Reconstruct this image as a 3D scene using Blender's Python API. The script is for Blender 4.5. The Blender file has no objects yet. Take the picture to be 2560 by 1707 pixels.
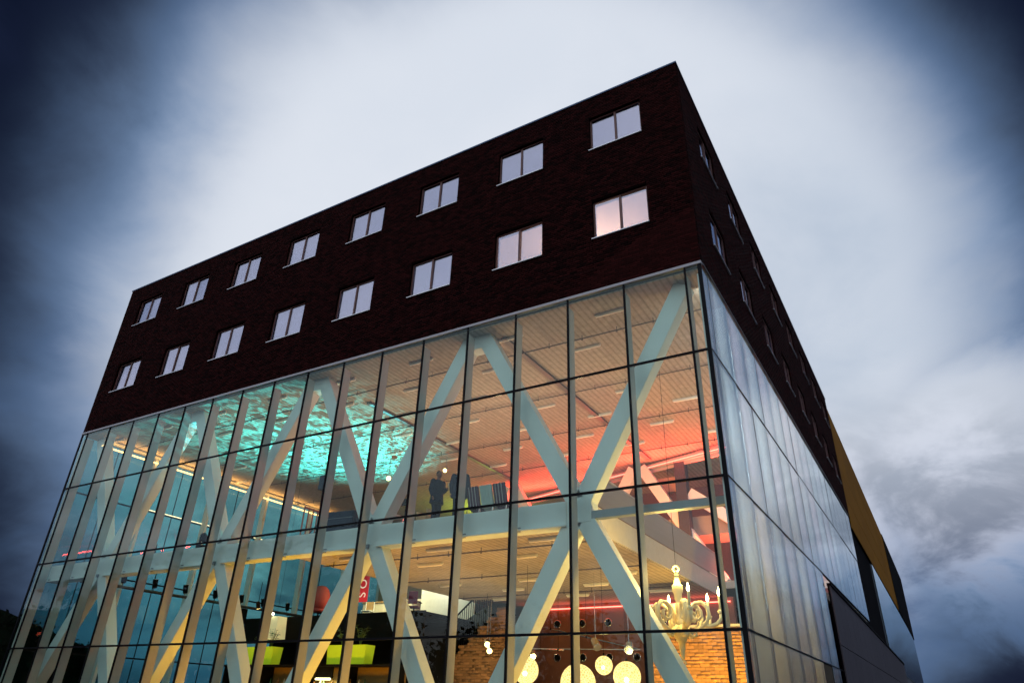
import bpy, bmesh, math, random
import numpy as np
from mathutils import Vector, Matrix, Euler
R = math.radians
random.seed(7); rng = np.random.default_rng(7)
sc = bpy.context.scene
COL = sc.collection

# ------------------------------------------------------------------ camera
CAM = Vector((3.5525, -15.6025, 1.6))
cam_d = bpy.data.cameras.new('camera'); cam = bpy.data.objects.new('camera', cam_d); COL.objects.link(cam)
cam.location = CAM
cam.rotation_euler = (2.0700, -0.0287, 0.5326)
cam_d.sensor_width = 36.0; cam_d.lens = 23.763; cam_d.clip_start = 0.1; cam_d.clip_end = 3000
sc.camera = cam

# ------------------------------------------------------------------ world: dusk cloud deck
W = bpy.data.worlds.new('World'); sc.world = W; W.use_nodes = True
nt = W.node_tree; nt.nodes.clear(); L = nt.links.new
def N(t, **k):
    n = nt.nodes.new(t)
    for a, b in k.items(): setattr(n, a, b)
    return n
def M(op, a, b=None, c=None, clamp=False):
    n = N('ShaderNodeMath', operation=op, use_clamp=clamp)
    for i, s in enumerate((a, b, c)):
        if s is None: continue
        if isinstance(s, (int, float)): n.inputs[i].default_value = s
        else: L(s, n.inputs[i])
    return n.outputs[0]
def MR(v, a, b, c=0.0, d=1.0, smooth=True):
    n = N('ShaderNodeMapRange', interpolation_type='SMOOTHSTEP' if smooth else 'LINEAR', clamp=True)
    L(v, n.inputs[0])
    for i, s in enumerate((a, b, c, d)): n.inputs[i + 1].default_value = s
    return n.outputs[0]
def MIX(f, a, b, mode='MIX'):
    n = N('ShaderNodeMix', data_type='RGBA', blend_type=mode)
    if isinstance(f, (int, float)): n.inputs[0].default_value = f
    else: L(f, n.inputs[0])
    for i, s in ((6, a), (7, b)):
        if isinstance(s, tuple): n.inputs[i].default_value = (*s, 1)
        else: L(s, n.inputs[i])
    return n.outputs[2]
def dirv(az, el): return (math.sin(R(az)) * math.cos(R(el)), math.cos(R(az)) * math.cos(R(el)), math.sin(R(el)))
tc = N('ShaderNodeTexCoord'); sep = N('ShaderNodeSeparateXYZ'); L(tc.outputs['Generated'], sep.inputs[0])
X, Y, Z = sep.outputs
zz = M('ADD', M('MAXIMUM', Z, 0.0), 0.40)
cmb = N('ShaderNodeCombineXYZ'); L(M('DIVIDE', X, zz), cmb.inputs[0]); L(M('DIVIDE', Y, zz), cmb.inputs[1])
def NOISE(vec, scale, detail, rough, dist=0.0, w=0.0):
    n = N('ShaderNodeTexNoise', noise_dimensions='4D'); L(vec, n.inputs['Vector'])
    n.inputs['Scale'].default_value = scale; n.inputs['Detail'].default_value = detail
    n.inputs['Roughness'].default_value = rough; n.inputs['Distortion'].default_value = dist
    n.inputs['W'].default_value = w
    return n.outputs[0]
n1 = NOISE(cmb.outputs[0], 1.3, 5, 0.5, 0.4, 3.1)
n2 = NOISE(cmb.outputs[0], 3.6, 7, 0.58, 0.5, 8.4)
def away(az, el):
    d = N('ShaderNodeVectorMath', operation='DOT_PRODUCT'); L(tc.outputs['Generated'], d.inputs[0]); d.inputs[1].default_value = dirv(az, el)
    return M('MULTIPLY', M('ARCCOSINE', M('MINIMUM', d.outputs['Value'], 0.9999)), 180 / math.pi)
# a wide thin spot in the overcast over the building, heavy navy cloud all round it, afterglow again in the west
ang = M('ADD', away(-30.0, 28.5), M('ADD', M('MULTIPLY', M('SUBTRACT', n1, 0.5), 15.0), M('MULTIPLY', M('SUBTRACT', n2, 0.5), 10.0)))
ang2 = M('ADD', away(3.0, 17.0), M('MULTIPLY', M('SUBTRACT', n2, 0.5), 14.0))
dark = M('MULTIPLY', M('MINIMUM', MR(ang, 24.0, 45.0), MR(ang2, 3.0, 17.0, 0.10, 1.0)), MR(ang, 58.0, 82.0, 1.0, 0.0))
texture = MR(n1, 0.30, 0.62, 0.0, 1.0)
fine = MR(n2, 0.30, 0.72, 0.0, 1.0)
veil = MIX(texture, (0.43, 0.53, 0.64), (0.69, 0.765, 0.83))
veil = MIX(M('MULTIPLY', fine, 0.32), veil, (0.84, 0.89, 0.92))
# lower sky: broken stratocumulus with lavender gaps
low = MIX(MR(n2, 0.40, 0.60), (0.040, 0.065, 0.14), (0.56, 0.60, 0.71))
lowf = MR(Z, 0.12, 0.44, 1.0, 0.0)
skyc = MIX(M('MULTIPLY', lowf, M('ADD', 0.68, M('MULTIPLY', texture, 0.2))), veil, low)
# pink bands close to the horizon
st = N('ShaderNodeCombineXYZ'); L(M('MULTIPLY', X, 1.2), st.inputs[0]); L(M('MULTIPLY', Y, 1.2), st.inputs[1]); L(M('MULTIPLY', Z, 26.0), st.inputs[2])
n3 = NOISE(st.outputs[0], 1.0, 5, 0.55, 0.6, 1.7)
hz = MIX(MR(n3, 0.44, 0.66), (0.085, 0.095, 0.15), (0.52, 0.38, 0.37))
skyc = MIX(MR(Z, 0.03, 0.15, 0.88, 0.0), skyc, hz)
darkc = MIX(fine, (0.002, 0.0035, 0.012), (0.008, 0.013, 0.034))
skyc = MIX(MR(dark, 0.0, 0.70), skyc, MIX(fine, (0.085, 0.155, 0.29), (0.18, 0.285, 0.45)))
skyc = MIX(MR(dark, 0.45, 1.0), skyc, darkc)
# the western half, behind the viewer, still holds the afterglow
glow = MR(Y, 0.15, -0.85, 1.0, 1.22)
glc = N('ShaderNodeCombineXYZ'); L(glow, glc.inputs[0]); L(M('MULTIPLY', glow, 0.97), glc.inputs[1]); L(glow, glc.inputs[2])
skyc = MIX(1.0, skyc, glc.outputs[0], 'MULTIPLY')
nish = N('ShaderNodeTexSky', sky_type='NISHITA', sun_disc=False, sun_elevation=R(1.0), sun_rotation=R(-160), air_density=1.0, dust_density=2.0, ozone_density=3.0)
bg1 = N('ShaderNodeBackground'); L(skyc, bg1.inputs[0]); bg1.inputs[1].default_value = 1.0
bg2 = N('ShaderNodeBackground'); L(nish.outputs[0], bg2.inputs[0]); bg2.inputs[1].default_value = 0.005
add = N('ShaderNodeAddShader'); L(bg1.outputs[0], add.inputs[0]); L(bg2.outputs[0], add.inputs[1])
out = N('ShaderNodeOutputWorld'); L(add.outputs[0], out.inputs[0])

# faint last light of the set sun through the overcast
sun_d = bpy.data.lights.new('sun', 'SUN'); sun_d.energy = 0.12; sun_d.angle = R(40); sun_d.color = (1, 0.8, 0.68)
sun = bpy.data.objects.new('sun', sun_d); COL.objects.link(sun)
sun.rotation_euler = Vector(dirv(-160, 12)).to_track_quat('Z', 'Y').to_euler()

vs = sc.view_settings; vs.view_transform = 'Standard'; vs.look = 'None'; vs.exposure = 0.0; vs.gamma = 1.0; vs.use_curve_mapping = False
cy = sc.cycles
cy.use_denoising = True; cy.max_bounces = 5; cy.diffuse_bounces = 2; cy.glossy_bounces = 3; cy.transmission_bounces = 2; cy.adaptive_threshold = 0.03
cy.transparent_max_bounces = 32; cy.sample_clamp_indirect = 4.0; cy.caustics_reflective = False; cy.caustics_refractive = False
cy.use_light_tree = True

# ------------------------------------------------------------------ materials
MATS = {}
def nodes_of(m):
    m.use_nodes = True; t = m.node_tree; b = t.nodes['Principled BSDF']; return t, b
def mat(name, col, rough=0.6, metal=0.0, var=0.12, scale=6.0, bump=0.0, emit=None, es=0.0, coord='Object', rnd=0.0, island=0.0, spec=0.5):
    """principled surface with procedural mottling (and per-object / per-piece tone shifts)"""
    if name in MATS: return MATS[name]
    m = bpy.data.materials.new(name); t, b = nodes_of(m); lk = t.links.new
    c = t.nodes.new('ShaderNodeTexCoord'); n = t.nodes.new('ShaderNodeTexNoise'); lk(c.outputs[coord], n.inputs[0])
    n.inputs['Scale'].default_value = scale; n.inputs['Detail'].default_value = 5
    def mth(op, a, bb):
        k = t.nodes.new('ShaderNodeMath'); k.operation = op
        for i, s in enumerate((a, bb)):
            if isinstance(s, (int, float)): k.inputs[i].default_value = s
            else: lk(s, k.inputs[i])
        return k.outputs[0]
    f = mth('ADD', mth('MULTIPLY', n.outputs[0], 2 * var), 1 - var)
    if rnd:
        o = t.nodes.new('ShaderNodeObjectInfo'); f = mth('MULTIPLY', f, mth('ADD', mth('MULTIPLY', o.outputs['Random'], 2 * rnd), 1 - rnd))
    if island:
        g = t.nodes.new('ShaderNodeNewGeometry'); f = mth('MULTIPLY', f, mth('ADD', mth('MULTIPLY', g.outputs['Random Per Island'], 2 * island), 1 - island))
    v = t.nodes.new('ShaderNodeVectorMath'); v.operation = 'SCALE'; v.inputs[0].default_value = col; lk(f, v.inputs['Scale'])
    lk(v.outputs[0], b.inputs['Base Color'])
    b.inputs['Roughness'].default_value = rough; b.inputs['Metallic'].default_value = metal
    b.inputs['Specular IOR Level'].default_value = spec
    if bump:
        bp = t.nodes.new('ShaderNodeBump'); bp.inputs['Strength'].default_value = bump; bp.inputs['Distance'].default_value = 0.01
        lk(n.outputs[0], bp.inputs['Height']); lk(bp.outputs[0], b.inputs['Normal'])
    if emit:
        b.inputs['Emission Color'].default_value = (*emit, 1); b.inputs['Emission Strength'].default_value = es
    MATS[name] = m; return m
def glass(name, tint, f0, refl=(0.95, 0.98, 1.0), satin=0.0):
    """thin window glass: transparent body, Schlick mirror on top"""
    m = bpy.data.materials.new(name); m.use_nodes = True; t = m.node_tree; t.nodes.clear(); lk = t.links.new
    g = t.nodes.new('ShaderNodeNewGeometry'); d = t.nodes.new('ShaderNodeVectorMath'); d.operation = 'DOT_PRODUCT'
    lk(g.outputs['Normal'], d.inputs[0]); lk(g.outputs['Incoming'], d.inputs[1])
    def mth(op, a, bb):
        k = t.nodes.new('ShaderNodeMath'); k.operation = op; k.use_clamp = True
        for i, s in enumerate((a, bb)):
            if isinstance(s, (int, float)): k.inputs[i].default_value = s
            else: lk(s, k.inputs[i])
        return k.outputs[0]
    a = t.nodes.new('ShaderNodeMath'); a.operation = 'ABSOLUTE'; lk(d.outputs['Value'], a.inputs[0])
    p = mth('POWER', mth('SUBTRACT', 1.0, a.outputs[0]), 5.0)
    f = mth('ADD', mth('MULTIPLY', p, 1 - f0), f0)
    tr = t.nodes.new('ShaderNodeBsdfTransparent')
    tr.inputs[0].default_value = (*tint, 1)
    gl = t.nodes.new('ShaderNodeBsdfGlossy'); gl.inputs['Roughness'].default_value = 0.0; gl.inputs['Color'].default_value = (*refl, 1)
    if satin:   # fine white frit: part of the pane scatters like satin glass
        df = t.nodes.new('ShaderNodeBsdfDiffuse'); df.inputs[0].default_value = (.80, .88, .92, 1); tl = t.nodes.new('ShaderNodeBsdfTranslucent'); tl.inputs[0].default_value = (.80, .88, .92, 1)
        m2 = t.nodes.new('ShaderNodeMixShader'); m2.inputs[0].default_value = .5; lk(df.outputs[0], m2.inputs[1]); lk(tl.outputs[0], m2.inputs[2])
        m3 = t.nodes.new('ShaderNodeMixShader'); m3.inputs[0].default_value = satin; lk(tr.outputs[0], m3.inputs[1]); lk(m2.outputs[0], m3.inputs[2]); tr = m3
    ms = t.nodes.new('ShaderNodeMixShader'); lk(f, ms.inputs[0]); lk(tr.outputs[0], ms.inputs[1]); lk(gl.outputs[0], ms.inputs[2])
    o = t.nodes.new('ShaderNodeOutputMaterial'); lk(ms.outputs[0], o.inputs[0])
    MATS[name] = m; return m
def lampmat(name, col, s):
    m = bpy.data.materials.new(name); m.use_nodes = True; t = m.node_tree; b = t.nodes['Principled BSDF']
    b.inputs['Base Color'].default_value = (*[min(1, c) for c in col], 1); b.inputs['Emission Color'].default_value = (*col, 1); b.inputs['Emission Strength'].default_value = s
    MATS[name] = m; return m

G_FRONT = glass('facade_glass', (0.90, 0.975, 0.95), 0.022, (0.80, 0.97, 1.0))
G_SIDE = glass('side_glass', (0.86, 0.95, 0.95), 0.25, (0.90, 0.98, 1.0), 0.36)
G_END = glass('end_wall_glass', (0.47, 0.76, 0.73), 0.015)
G_WIN = glass('coated_window_glass', (0.80, 0.82, 0.90), 0.34, (0.86, 0.84, 0.97))
BRICK = mat('dark_brick', (0.024, 0.0042, 0.0040), 0.85, var=0.35, scale=18, bump=0.4, island=0.7, rnd=0.4, spec=0.06)
MORTAR = mat('mortar', (0.006, 0.002, 0.002), 0.95, var=0.2, spec=0.05)
BLACK = mat('black_aluminium', (0.004, 0.0045, 0.007), 0.6, 0.0, var=0.1, spec=0.12)
WHITE = mat('white_steel_paint', (0.80, 0.82, 0.80), 0.5, var=0.05, scale=3)
MINT = mat('pale_mint_steel_paint', (0.79, 0.87, 0.84), 0.55, var=0.07, scale=1.6, bump=0.08, rnd=0.04)
POSTM = mat('greige_post_paint', (0.44, 0.43, 0.39), 0.6, var=0.05, scale=3)
FLASH = mat('pale_metal_trim', (0.72, 0.74, 0.78), 0.35, 0.6, var=0.05)
FRAME = mat('brown_window_frame', (0.13, 0.055, 0.045), 0.5)
BLIND = mat('pale_roller_blind', (0.56, 0.56, 0.62), 0.8, var=0.04, rnd=0.3)
CONC = mat('slab_concrete', (0.42, 0.40, 0.36), 0.8, var=0.12, scale=2.5, bump=0.1)
SOFF = None
DARK = mat('dark_recess', (0.004, 0.0035, 0.005), 0.9, spec=0.05)
GREY = mat('grey_cladding', (0.055, 0.05, 0.062), 0.55, var=0.18, scale=1.4, rnd=0.08, bump=0.05)
YEL = mat('ochre_cladding', (0.24, 0.105, 0.003), 0.7, var=0.15, scale=1.2, rnd=0.10, spec=0.08)
STEELG = mat('grey_steel', (0.22, 0.25, 0.27), 0.4, 0.5)
BLK = mat('matt_black', (0.006, 0.006, 0.007), 0.7, spec=0.1)
NAVY = mat('navy_upholstery', (0.018, 0.026, 0.055), 0.8, bump=0.2, scale=40)
IBRICK = mat('interior_brick', (0.36, 0.17, 0.075), 0.85, var=0.25, scale=9, bump=0.3, island=0.25, rnd=0.2)
IMORT = mat('interior_mortar', (0.20, 0.12, 0.07), 0.9)
VENTW = mat('reddish_metal_wall', (0.22, 0.085, 0.055), 0.5, var=0.2, scale=1.5)
CREAM = mat('cream_plaster', (0.62, 0.55, 0.40), 0.8, var=0.05)
FLOORM = mat('grey_floor', (0.16, 0.15, 0.14), 0.6)
def ceiling_material():
    m = bpy.data.materials.new('ribbed_wood_wool'); t, b = nodes_of(m); lk = t.links.new
    c = t.nodes.new('ShaderNodeTexCoord'); g = t.nodes.new('ShaderNodeNewGeometry')
    w = t.nodes.new('ShaderNodeTexWave'); w.wave_type = 'BANDS'; w.bands_direction = 'X'; lk(g.outputs['Position'], w.inputs[0])
    w.inputs['Scale'].default_value = 1.55; w.inputs['Distortion'].default_value = 0.15; w.inputs['Detail'].default_value = 1
    n = t.nodes.new('ShaderNodeTexNoise'); lk(g.outputs['Position'], n.inputs[0]); n.inputs['Scale'].default_value = 5; n.inputs['Detail'].default_value = 6
    o = t.nodes.new('ShaderNodeObjectInfo')
    r = t.nodes.new('ShaderNodeValToRGB'); r.color_ramp.elements[0].position = 0.06; r.color_ramp.elements[0].color = (0.35, 0.275, 0.21, 1)
    r.color_ramp.elements[1].position = 0.42; r.color_ramp.elements[1].color = (0.46, 0.375, 0.30, 1); lk(w.outputs[1], r.inputs[0])
    mx = t.nodes.new('ShaderNodeMix'); mx.data_type = 'RGBA'; mx.blend_type = 'MULTIPLY'; mx.inputs[0].default_value = 0.55; lk(r.outputs[0], mx.inputs[6])
    mm = t.nodes.new('ShaderNodeMath'); mm.operation = 'MULTIPLY_ADD'; lk(o.outputs['Random'], mm.inputs[0]); mm.inputs[1].default_value = 0.22; lk(n.outputs[0], mm.inputs[2])
    cb = t.nodes.new('ShaderNodeCombineXYZ'); [lk(mm.outputs[0], cb.inputs[i]) for i in range(3)]; lk(cb.outputs[0], mx.inputs[7])
    lk(mx.outputs[2], b.inputs['Base Color']); b.inputs['Roughness'].default_value = 0.9; b.inputs['Specular IOR Level'].default_value = 0.2
    bp = t.nodes.new('ShaderNodeBump'); bp.inputs['Strength'].default_value = 0.3; bp.inputs['Distance'].default_value = 0.02; lk(w.outputs[1], bp.inputs['Height']); lk(bp.outputs[0], b.inputs['Normal'])
    return m
SOFF = ceiling_material()

# ------------------------------------------------------------------ mesh helpers
class MB:
    def __init__(s): s.v = []; s.f = []; s.smooth = False
    def add(s, vs_, fs_):
        o = len(s.v); s.v += [tuple(p) for p in vs_]; s.f += [tuple(i + o for i in f) for f in fs_]; return s
    def box(s, x0, x1, y0, y1, z0, z1):
        return s.add([(x0, y0, z0), (x1, y0, z0), (x1, y1, z0), (x0, y1, z0), (x0, y0, z1), (x1, y0, z1), (x1, y1, z1), (x0, y1, z1)],
                     [(0, 3, 2, 1), (4, 5, 6, 7), (0, 1, 5, 4), (1, 2, 6, 5), (2, 3, 7, 6), (3, 0, 4, 7)])
    def bar(s, a, b, w, h=None, side=(0, 1, 0)):
        """square bar from a to b: w across in-plane, h along side"""
        a, b, sd = Vector(a), Vector(b), Vector(side).normalized(); h = h or w
        d = (b - a).normalized(); u = d.cross(sd).normalized() * w / 2; k = u.cross(d).normalized() * h / 2
        P = [p + i * u + j * k for p in (a, b) for i, j in ((-1, -1), (1, -1), (1, 1), (-1, 1))]
        return s.add(P, [(0, 1, 2, 3), (7, 6, 5, 4), (0, 4, 5, 1), (1, 5, 6, 2), (2, 6, 7, 3), (3, 7, 4, 0)])
    def tube(s, pts, rad, n=8, sq=(1, 1), cap=True, up=(0, 0, 1)):
        pts = [Vector(p) for p in pts]; m = len(pts)
        if not hasattr(rad, '__len__'): rad = [rad] * m
        ref = None; rings = []
        for i, p in enumerate(pts):
            d = (pts[min(i + 1, m - 1)] - pts[max(i - 1, 0)]).normalized()
            if ref is None:
                ref = Vector(up) if abs(d.dot(Vector(up))) < 0.95 else Vector((1, 0, 0))
            x = (ref - d * ref.dot(d)).normalized(); ref = x; y = d.cross(x)
            rings.append([p + rad[i] * (sq[0] * math.cos(2 * math.pi * k / n) * x + sq[1] * math.sin(2 * math.pi * k / n) * y) for k in range(n)])
        V = [q for r in rings for q in r]; F = [(i * n + k, i * n + (k + 1) % n, (i + 1) * n + (k + 1) % n, (i + 1) * n + k) for i in range(m - 1) for k in range(n)]
        if cap: F += [tuple(range(n))[::-1], tuple((m - 1) * n + k for k in range(n))]
        return s.add(V, F)
    def lathe(s, prof, n=20, c=(0, 0, 0)):
        m = len(prof); V = [(c[0] + r * math.cos(2 * math.pi * k / n), c[1] + r * math.sin(2 * math.pi * k / n), c[2] + z) for r, z in prof for k in range(n)]
        F = [(i * n + k, i * n + (k + 1) % n, (i + 1) * n + (k + 1) % n, (i + 1) * n + k) for i in range(m - 1) for k in range(n)]
        F += [tuple(range(n))[::-1], tuple((m - 1) * n + k for k in range(n))]
        return s.add(V, F)
    def ball(s, c, r, n=14, m=9):
        r = (r, r, r) if not hasattr(r, '__len__') else r
        V = []; F = []
        for i in range(m + 1):
            t = math.pi * i / m
            for k in range(n):
                a = 2 * math.pi * k / n; V.append((c[0] + r[0] * math.sin(t) * math.cos(a), c[1] + r[1] * math.sin(t) * math.sin(a), c[2] + r[2] * math.cos(t)))
        for i in range(m):
            for k in range(n): F.append((i * n + k, (i + 1) * n + k, (i + 1) * n + (k + 1) % n, i * n + (k + 1) % n))
        return s.add(V, F)
    def torus(s, c, r, q, ax=1, n=20, m=8):
        V = []; F = []
        for i in range(n):
            a = 2 * math.pi * i / n
            for k in range(m):
                b = 2 * math.pi * k / m; rr = r + q * math.cos(b); p = [rr * math.cos(a), rr * math.sin(a), q * math.sin(b)]
                p = p if ax == 2 else ([p[0], p[2], p[1]] if ax == 1 else [p[2], p[0], p[1]])
                V.append((c[0] + p[0], c[1] + p[1], c[2] + p[2])); F.append((i * m + k, ((i + 1) % n) * m + k, ((i + 1) % n) * m + (k + 1) % m, i * m + (k + 1) % m))
        return s.add(V, F)
    def prism(s, poly, y0, y1, ax=1):
        """extrude an (u, z) outline along axis ax (1: y, 0: x)"""
        n = len(poly); mk = (lambda u, d, z: (u, d, z)) if ax == 1 else (lambda u, d, z: (d, u, z))
        V = [mk(u, y0, z) for u, z in poly] + [mk(u, y1, z) for u, z in poly]
        return s.add(V, [tuple(range(n)), tuple(range(2 * n - 1, n - 1, -1))] + [(i, i + n, (i + 1) % n + n, (i + 1) % n) for i in range(n)])
    def mesh(s, name, m, smooth=False):
        me = bpy.data.meshes.new(name); me.from_pydata(s.v, [], s.f); me.validate()
        bm = bmesh.new(); bm.from_mesh(me); bmesh.ops.recalc_face_normals(bm, faces=bm.faces); bm.to_mesh(me); bm.free()
        me.materials.append(m)
        if smooth: me.polygons.foreach_set('use_smooth', [True] * len(me.polygons))
        return me
    def build(s, name, m, parent=None, smooth=False, bevel=0.0, loc=None):
        o = bpy.data.objects.new(name, s.mesh(name, m, smooth)); COL.objects.link(o); o.parent = parent
        if loc: o.location = loc
        if bevel:
            b = o.modifiers.new('bevel', 'BEVEL'); b.width = bevel; b.segments = 2; b.limit_method = 'ANGLE'
        return o
_bc = {}
def bx(name, x0, x1, y0, y1, z0, z1, m, parent=None, bevel=0.0):
    """box object; alike boxes share one mesh"""
    k = (round(x1 - x0, 3), round(y1 - y0, 3), round(z1 - z0, 3), m.name, name)
    if k not in _bc: _bc[k] = MB().box(0, x1 - x0, 0, y1 - y0, 0, z1 - z0).mesh(name, m)
    o = bpy.data.objects.new(name, _bc[k]); COL.objects.link(o); o.parent = parent; o.location = (x0, y0, z0)
    if bevel:
        b = o.modifiers.new('bevel', 'BEVEL'); b.width = bevel; b.segments = 2
    return o
def tag(o, label=None, cat=None, group=None, kind=None):
    for k, v in (('label', label), ('category', cat), ('group', group), ('kind', kind)):
        if v: o[k] = v
    return o
def thing(name, label, cat, loc=(0, 0, 0), rz=0.0, group=None):
    o = bpy.data.objects.new(name, None); COL.objects.link(o); o.location = loc; o.rotation_euler = (0, 0, rz); o.empty_display_size = 0.2
    return tag(o, label, cat, group)
def copy_tree(o, parent=None):
    c = o.copy(); COL.objects.link(c); c.parent = parent
    for ch in o.children: copy_tree(ch, c)
    return c
def light(kind, name, loc, energy, col, target=None, size=0.3, parent=None, **kw):
    d = bpy.data.lights.new(name, kind); d.energy = energy; d.color = col
    if kind == 'AREA':
        d.size = size
        if 'size_y' in kw: d.shape = 'RECTANGLE'; d.size_y = kw['size_y']
    elif kind == 'SPOT': d.spot_size = R(kw.get('cone', 90)); d.spot_blend = kw.get('blend', 0.6); d.shadow_soft_size = size
    else: d.shadow_soft_size = size
    o = bpy.data.objects.new(name, d); COL.objects.link(o); o.location = loc
    if target: o.rotation_euler = (Vector(loc) - Vector(target)).to_track_quat('Z', 'Y').to_euler()
    if parent:
        o.parent = parent; o.location = Vector(loc) - parent.location
    return o
def boxes_mesh(name, B, m, parent, kind=None):
    """many boxes (n,6: x0,x1,y0,y1,z0,z1) in one mesh"""
    B = np.asarray(B, float); n = len(B)
    idx = np.array([[0, 2, 4], [1, 2, 4], [1, 3, 4], [0, 3, 4], [0, 2, 5], [1, 2, 5], [1, 3, 5], [0, 3, 5]])
    V = B[:, idx].reshape(-1, 3)
    q = np.array([[0, 3, 2, 1], [4, 5, 6, 7], [0, 1, 5, 4], [1, 2, 6, 5], [2, 3, 7, 6], [3, 0, 4, 7]])
    F = (np.arange(n)[:, None, None] * 8 + q[None]).reshape(-1)
    me = bpy.data.meshes.new(name); me.vertices.add(n * 8); me.vertices.foreach_set('co', V.reshape(-1))
    me.loops.add(len(F)); me.loops.foreach_set('vertex_index', F); me.polygons.add(n * 6)
    me.polygons.foreach_set('loop_start', np.arange(n * 6) * 4); me.polygons.foreach_set('loop_total', np.full(n * 6, 4))
    me.update(calc_edges=True); me.materials.append(m)
    o = bpy.data.objects.new(name, me); COL.objects.link(o); o.parent = parent
    if kind: o['kind'] = kind
    return o

# ------------------------------------------------------------------ dimensions
ZB, ZR = 12.552, 20.62                    # underside of brick box, roof edge
T1, T2, T3 = 9.869, 6.545, 3.232          # transoms
NB, S = 0.4657, 1.8                       # narrow corner bay, bay
LX = -(2 * NB + 16 * S)                   # far left end of the front
J0, P = 0.606, 1.8353                     # side wall: first joint, pane width
YE = J0 + P * 16                          # end of the first glazed stretch of the side wall
def mx_(i): return -(NB + i * S)

# ------------------------------------------------------------------ ground
tag(MB().box(-400, 400, -400, 400, -0.3, -0.02).build('ground', mat('asphalt', (0.045, 0.045, 0.05), 0.85, var=0.3, scale=0.8, bump=0.2)), kind='structure')

# ------------------------------------------------------------------ the building
B = thing('corner_building', 'corner building with dark brick upper box over tall lit glass hall', 'building')

# --- brick box with window openings
WW, WH = 1.83, 1.47
ZL, ZU = 14.47, 18.14
LW = [(-(1.33 + 3.627 * i) - WW, -(1.33 + 3.627 * i)) for i in range(8)]      # x ranges on the front
RW = [(2.05 + 3.70 * i, 2.05 + 3.70 * i + WW) for i in range(8)]              # y ranges on the side
BE = 30.9                                                                    # brick box ends on the side
def bands(ranges, a, b):
    """u-intervals left between openings"""
    e = sorted(ranges); o = []; p = a
    for r in e: o.append((p, r[0])); p = r[1]
    o.append((p, b)); return o
wall_mb = MB(); D0, D1 = 0.02, 0.32
rows = [(ZB, ZL), (ZL + WH, ZU), (ZU + WH, ZR - 0.06)]
for z0, z1 in rows:
    wall_mb.box(LX + 0.02, -D0, D0, D1, z0, z1); wall_mb.box(-D1, -D0, D1, BE, z0, z1)
    wall_mb.box(LX + 0.02, LX + D1, D1, BE, z0, z1)
for z0 in (ZL, ZU):
    for a, b in bands(LW, LX + 0.02, -D0): wall_mb.box(a, b, D0, D1, z0, z0 + WH)
    for a, b in bands(RW, D1, BE): wall_mb.box(-D1, -D0, a, b, z0, z0 + WH)
    wall_mb.box(LX + 0.02, LX + D1, D1, BE, z0, z0 + WH)
BW = wall_mb.build('brick_wall', MORTAR, B)
tag(BW, 'dark red-brown brick wall with two rows of square windows')
BLn, BH, JT = 0.215, 0.062, 0.012
def brick_cells(u0, u1, ranges, z0, z1):
    cells = []; z = z0; c = 0
    while z + BH <= z1 + 0.02:
        top = min(z + BH, z1)
        op = [r for r in ranges if False]
        blocked = []
        for zs in (ZL, ZU):
            if z < zs + WH - 0.01 and top > zs + 0.01: blocked = ranges
        for a, b in (bands(blocked, u0, u1) if blocked else [(u0, u1)]):
            u = a - (BLn + JT) / 2 * (c % 2)
            while u < b - 0.005:
                p, q = max(u, a), min(u + BLn, b)
                if q - p > 0.03: cells.append((p, q, z, top))
                u += BLn + JT
        z += BH + JT; c += 1
    return cells
front = brick_cells(LX, 0.0, LW, ZB + 0.03, ZR - 0.07)
side = brick_cells(0.112, BE, RW, ZB + 0.03, ZR - 0.07)
fb = np.array([(p, q, 0.0, D0 + 0.01, a, b) for p, q, a, b in front])
sb = np.array([(-D0 - 0.01, 0.0, p, q, a, b) for p, q, a, b in side])
fb[:, 2] -= rng.uniform(0, 0.005, len(fb)); sb[:, 1] += rng.uniform(0, 0.005, len(sb))
ctr = np.c_[(fb[:, 0] + fb[:, 1]) / 2, fb[:, 2], (fb[:, 4] + fb[:, 5]) / 2]
near = np.argsort(np.linalg.norm(ctr - np.array(CAM), axis=1))
keep = np.zeros(len(fb), bool); keep[near[:290]] = True
for b in fb[keep]: bx('brick', b[0], b[1], round(b[2], 3), D0 + 0.01, b[4], b[5], BRICK, BW)
boxes_mesh('brick_mass', np.vstack([fb[~keep], sb]), BRICK, BW, 'stuff')
for z in (16.93, 13.32):
    bx('movement_joint', LX, 0.0, -0.009, 0.005, z, z + 0.014, mat('joint_sealant', (0.030, 0.009, 0.009), 0.9, spec=.05), BW)
# roof and its metal edge
MB().box(LX + 0.3, -0.3, 0.3, BE, ZR - 0.5, ZR - 0.3).build('roof', DARK, B)
cap = MB(); cap.box(LX - 0.03, 0.03, -0.03, 0.36, ZR - 0.06, ZR).box(-0.36, 0.03, 0.36, BE, ZR - 0.06, ZR).box(LX - 0.03, LX + 0.33, 0.36, BE, ZR - 0.06, ZR)
cap.build('roof_edge', mat('dark_blue_metal_edge', (0.05, 0.08, 0.15), 0.3, 0.7), B)
MB().box(LX + 0.32, -0.32, 0.32, BE, ZB + 0.06, ZB + 0.25).box(LX + 0.32, -0.32, 0.32, BE, 16.6, 16.8).build('upper_floor', CONC, B)
MB().box(LX + .32, -.32, BE - .2, BE, ZB, ZR - .3).build('rear_wall', DARK, B)
MB().box(LX - 0.01, 0.015, -0.035, 0.12, ZB - 0.055, ZB + 0.028).build('soffit_trim', mat('lilac_metal_trim', (0.42, 0.43, 0.47), 0.5, var=0.2, scale=0.7), B)
MB().box(-0.12, 0.035, 0.121, YE, ZB - 0.03, ZB + 0.028).build('soffit_trim', mat('dark_side_trim', (0.05, 0.05, 0.06), 0.4), B)

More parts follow.
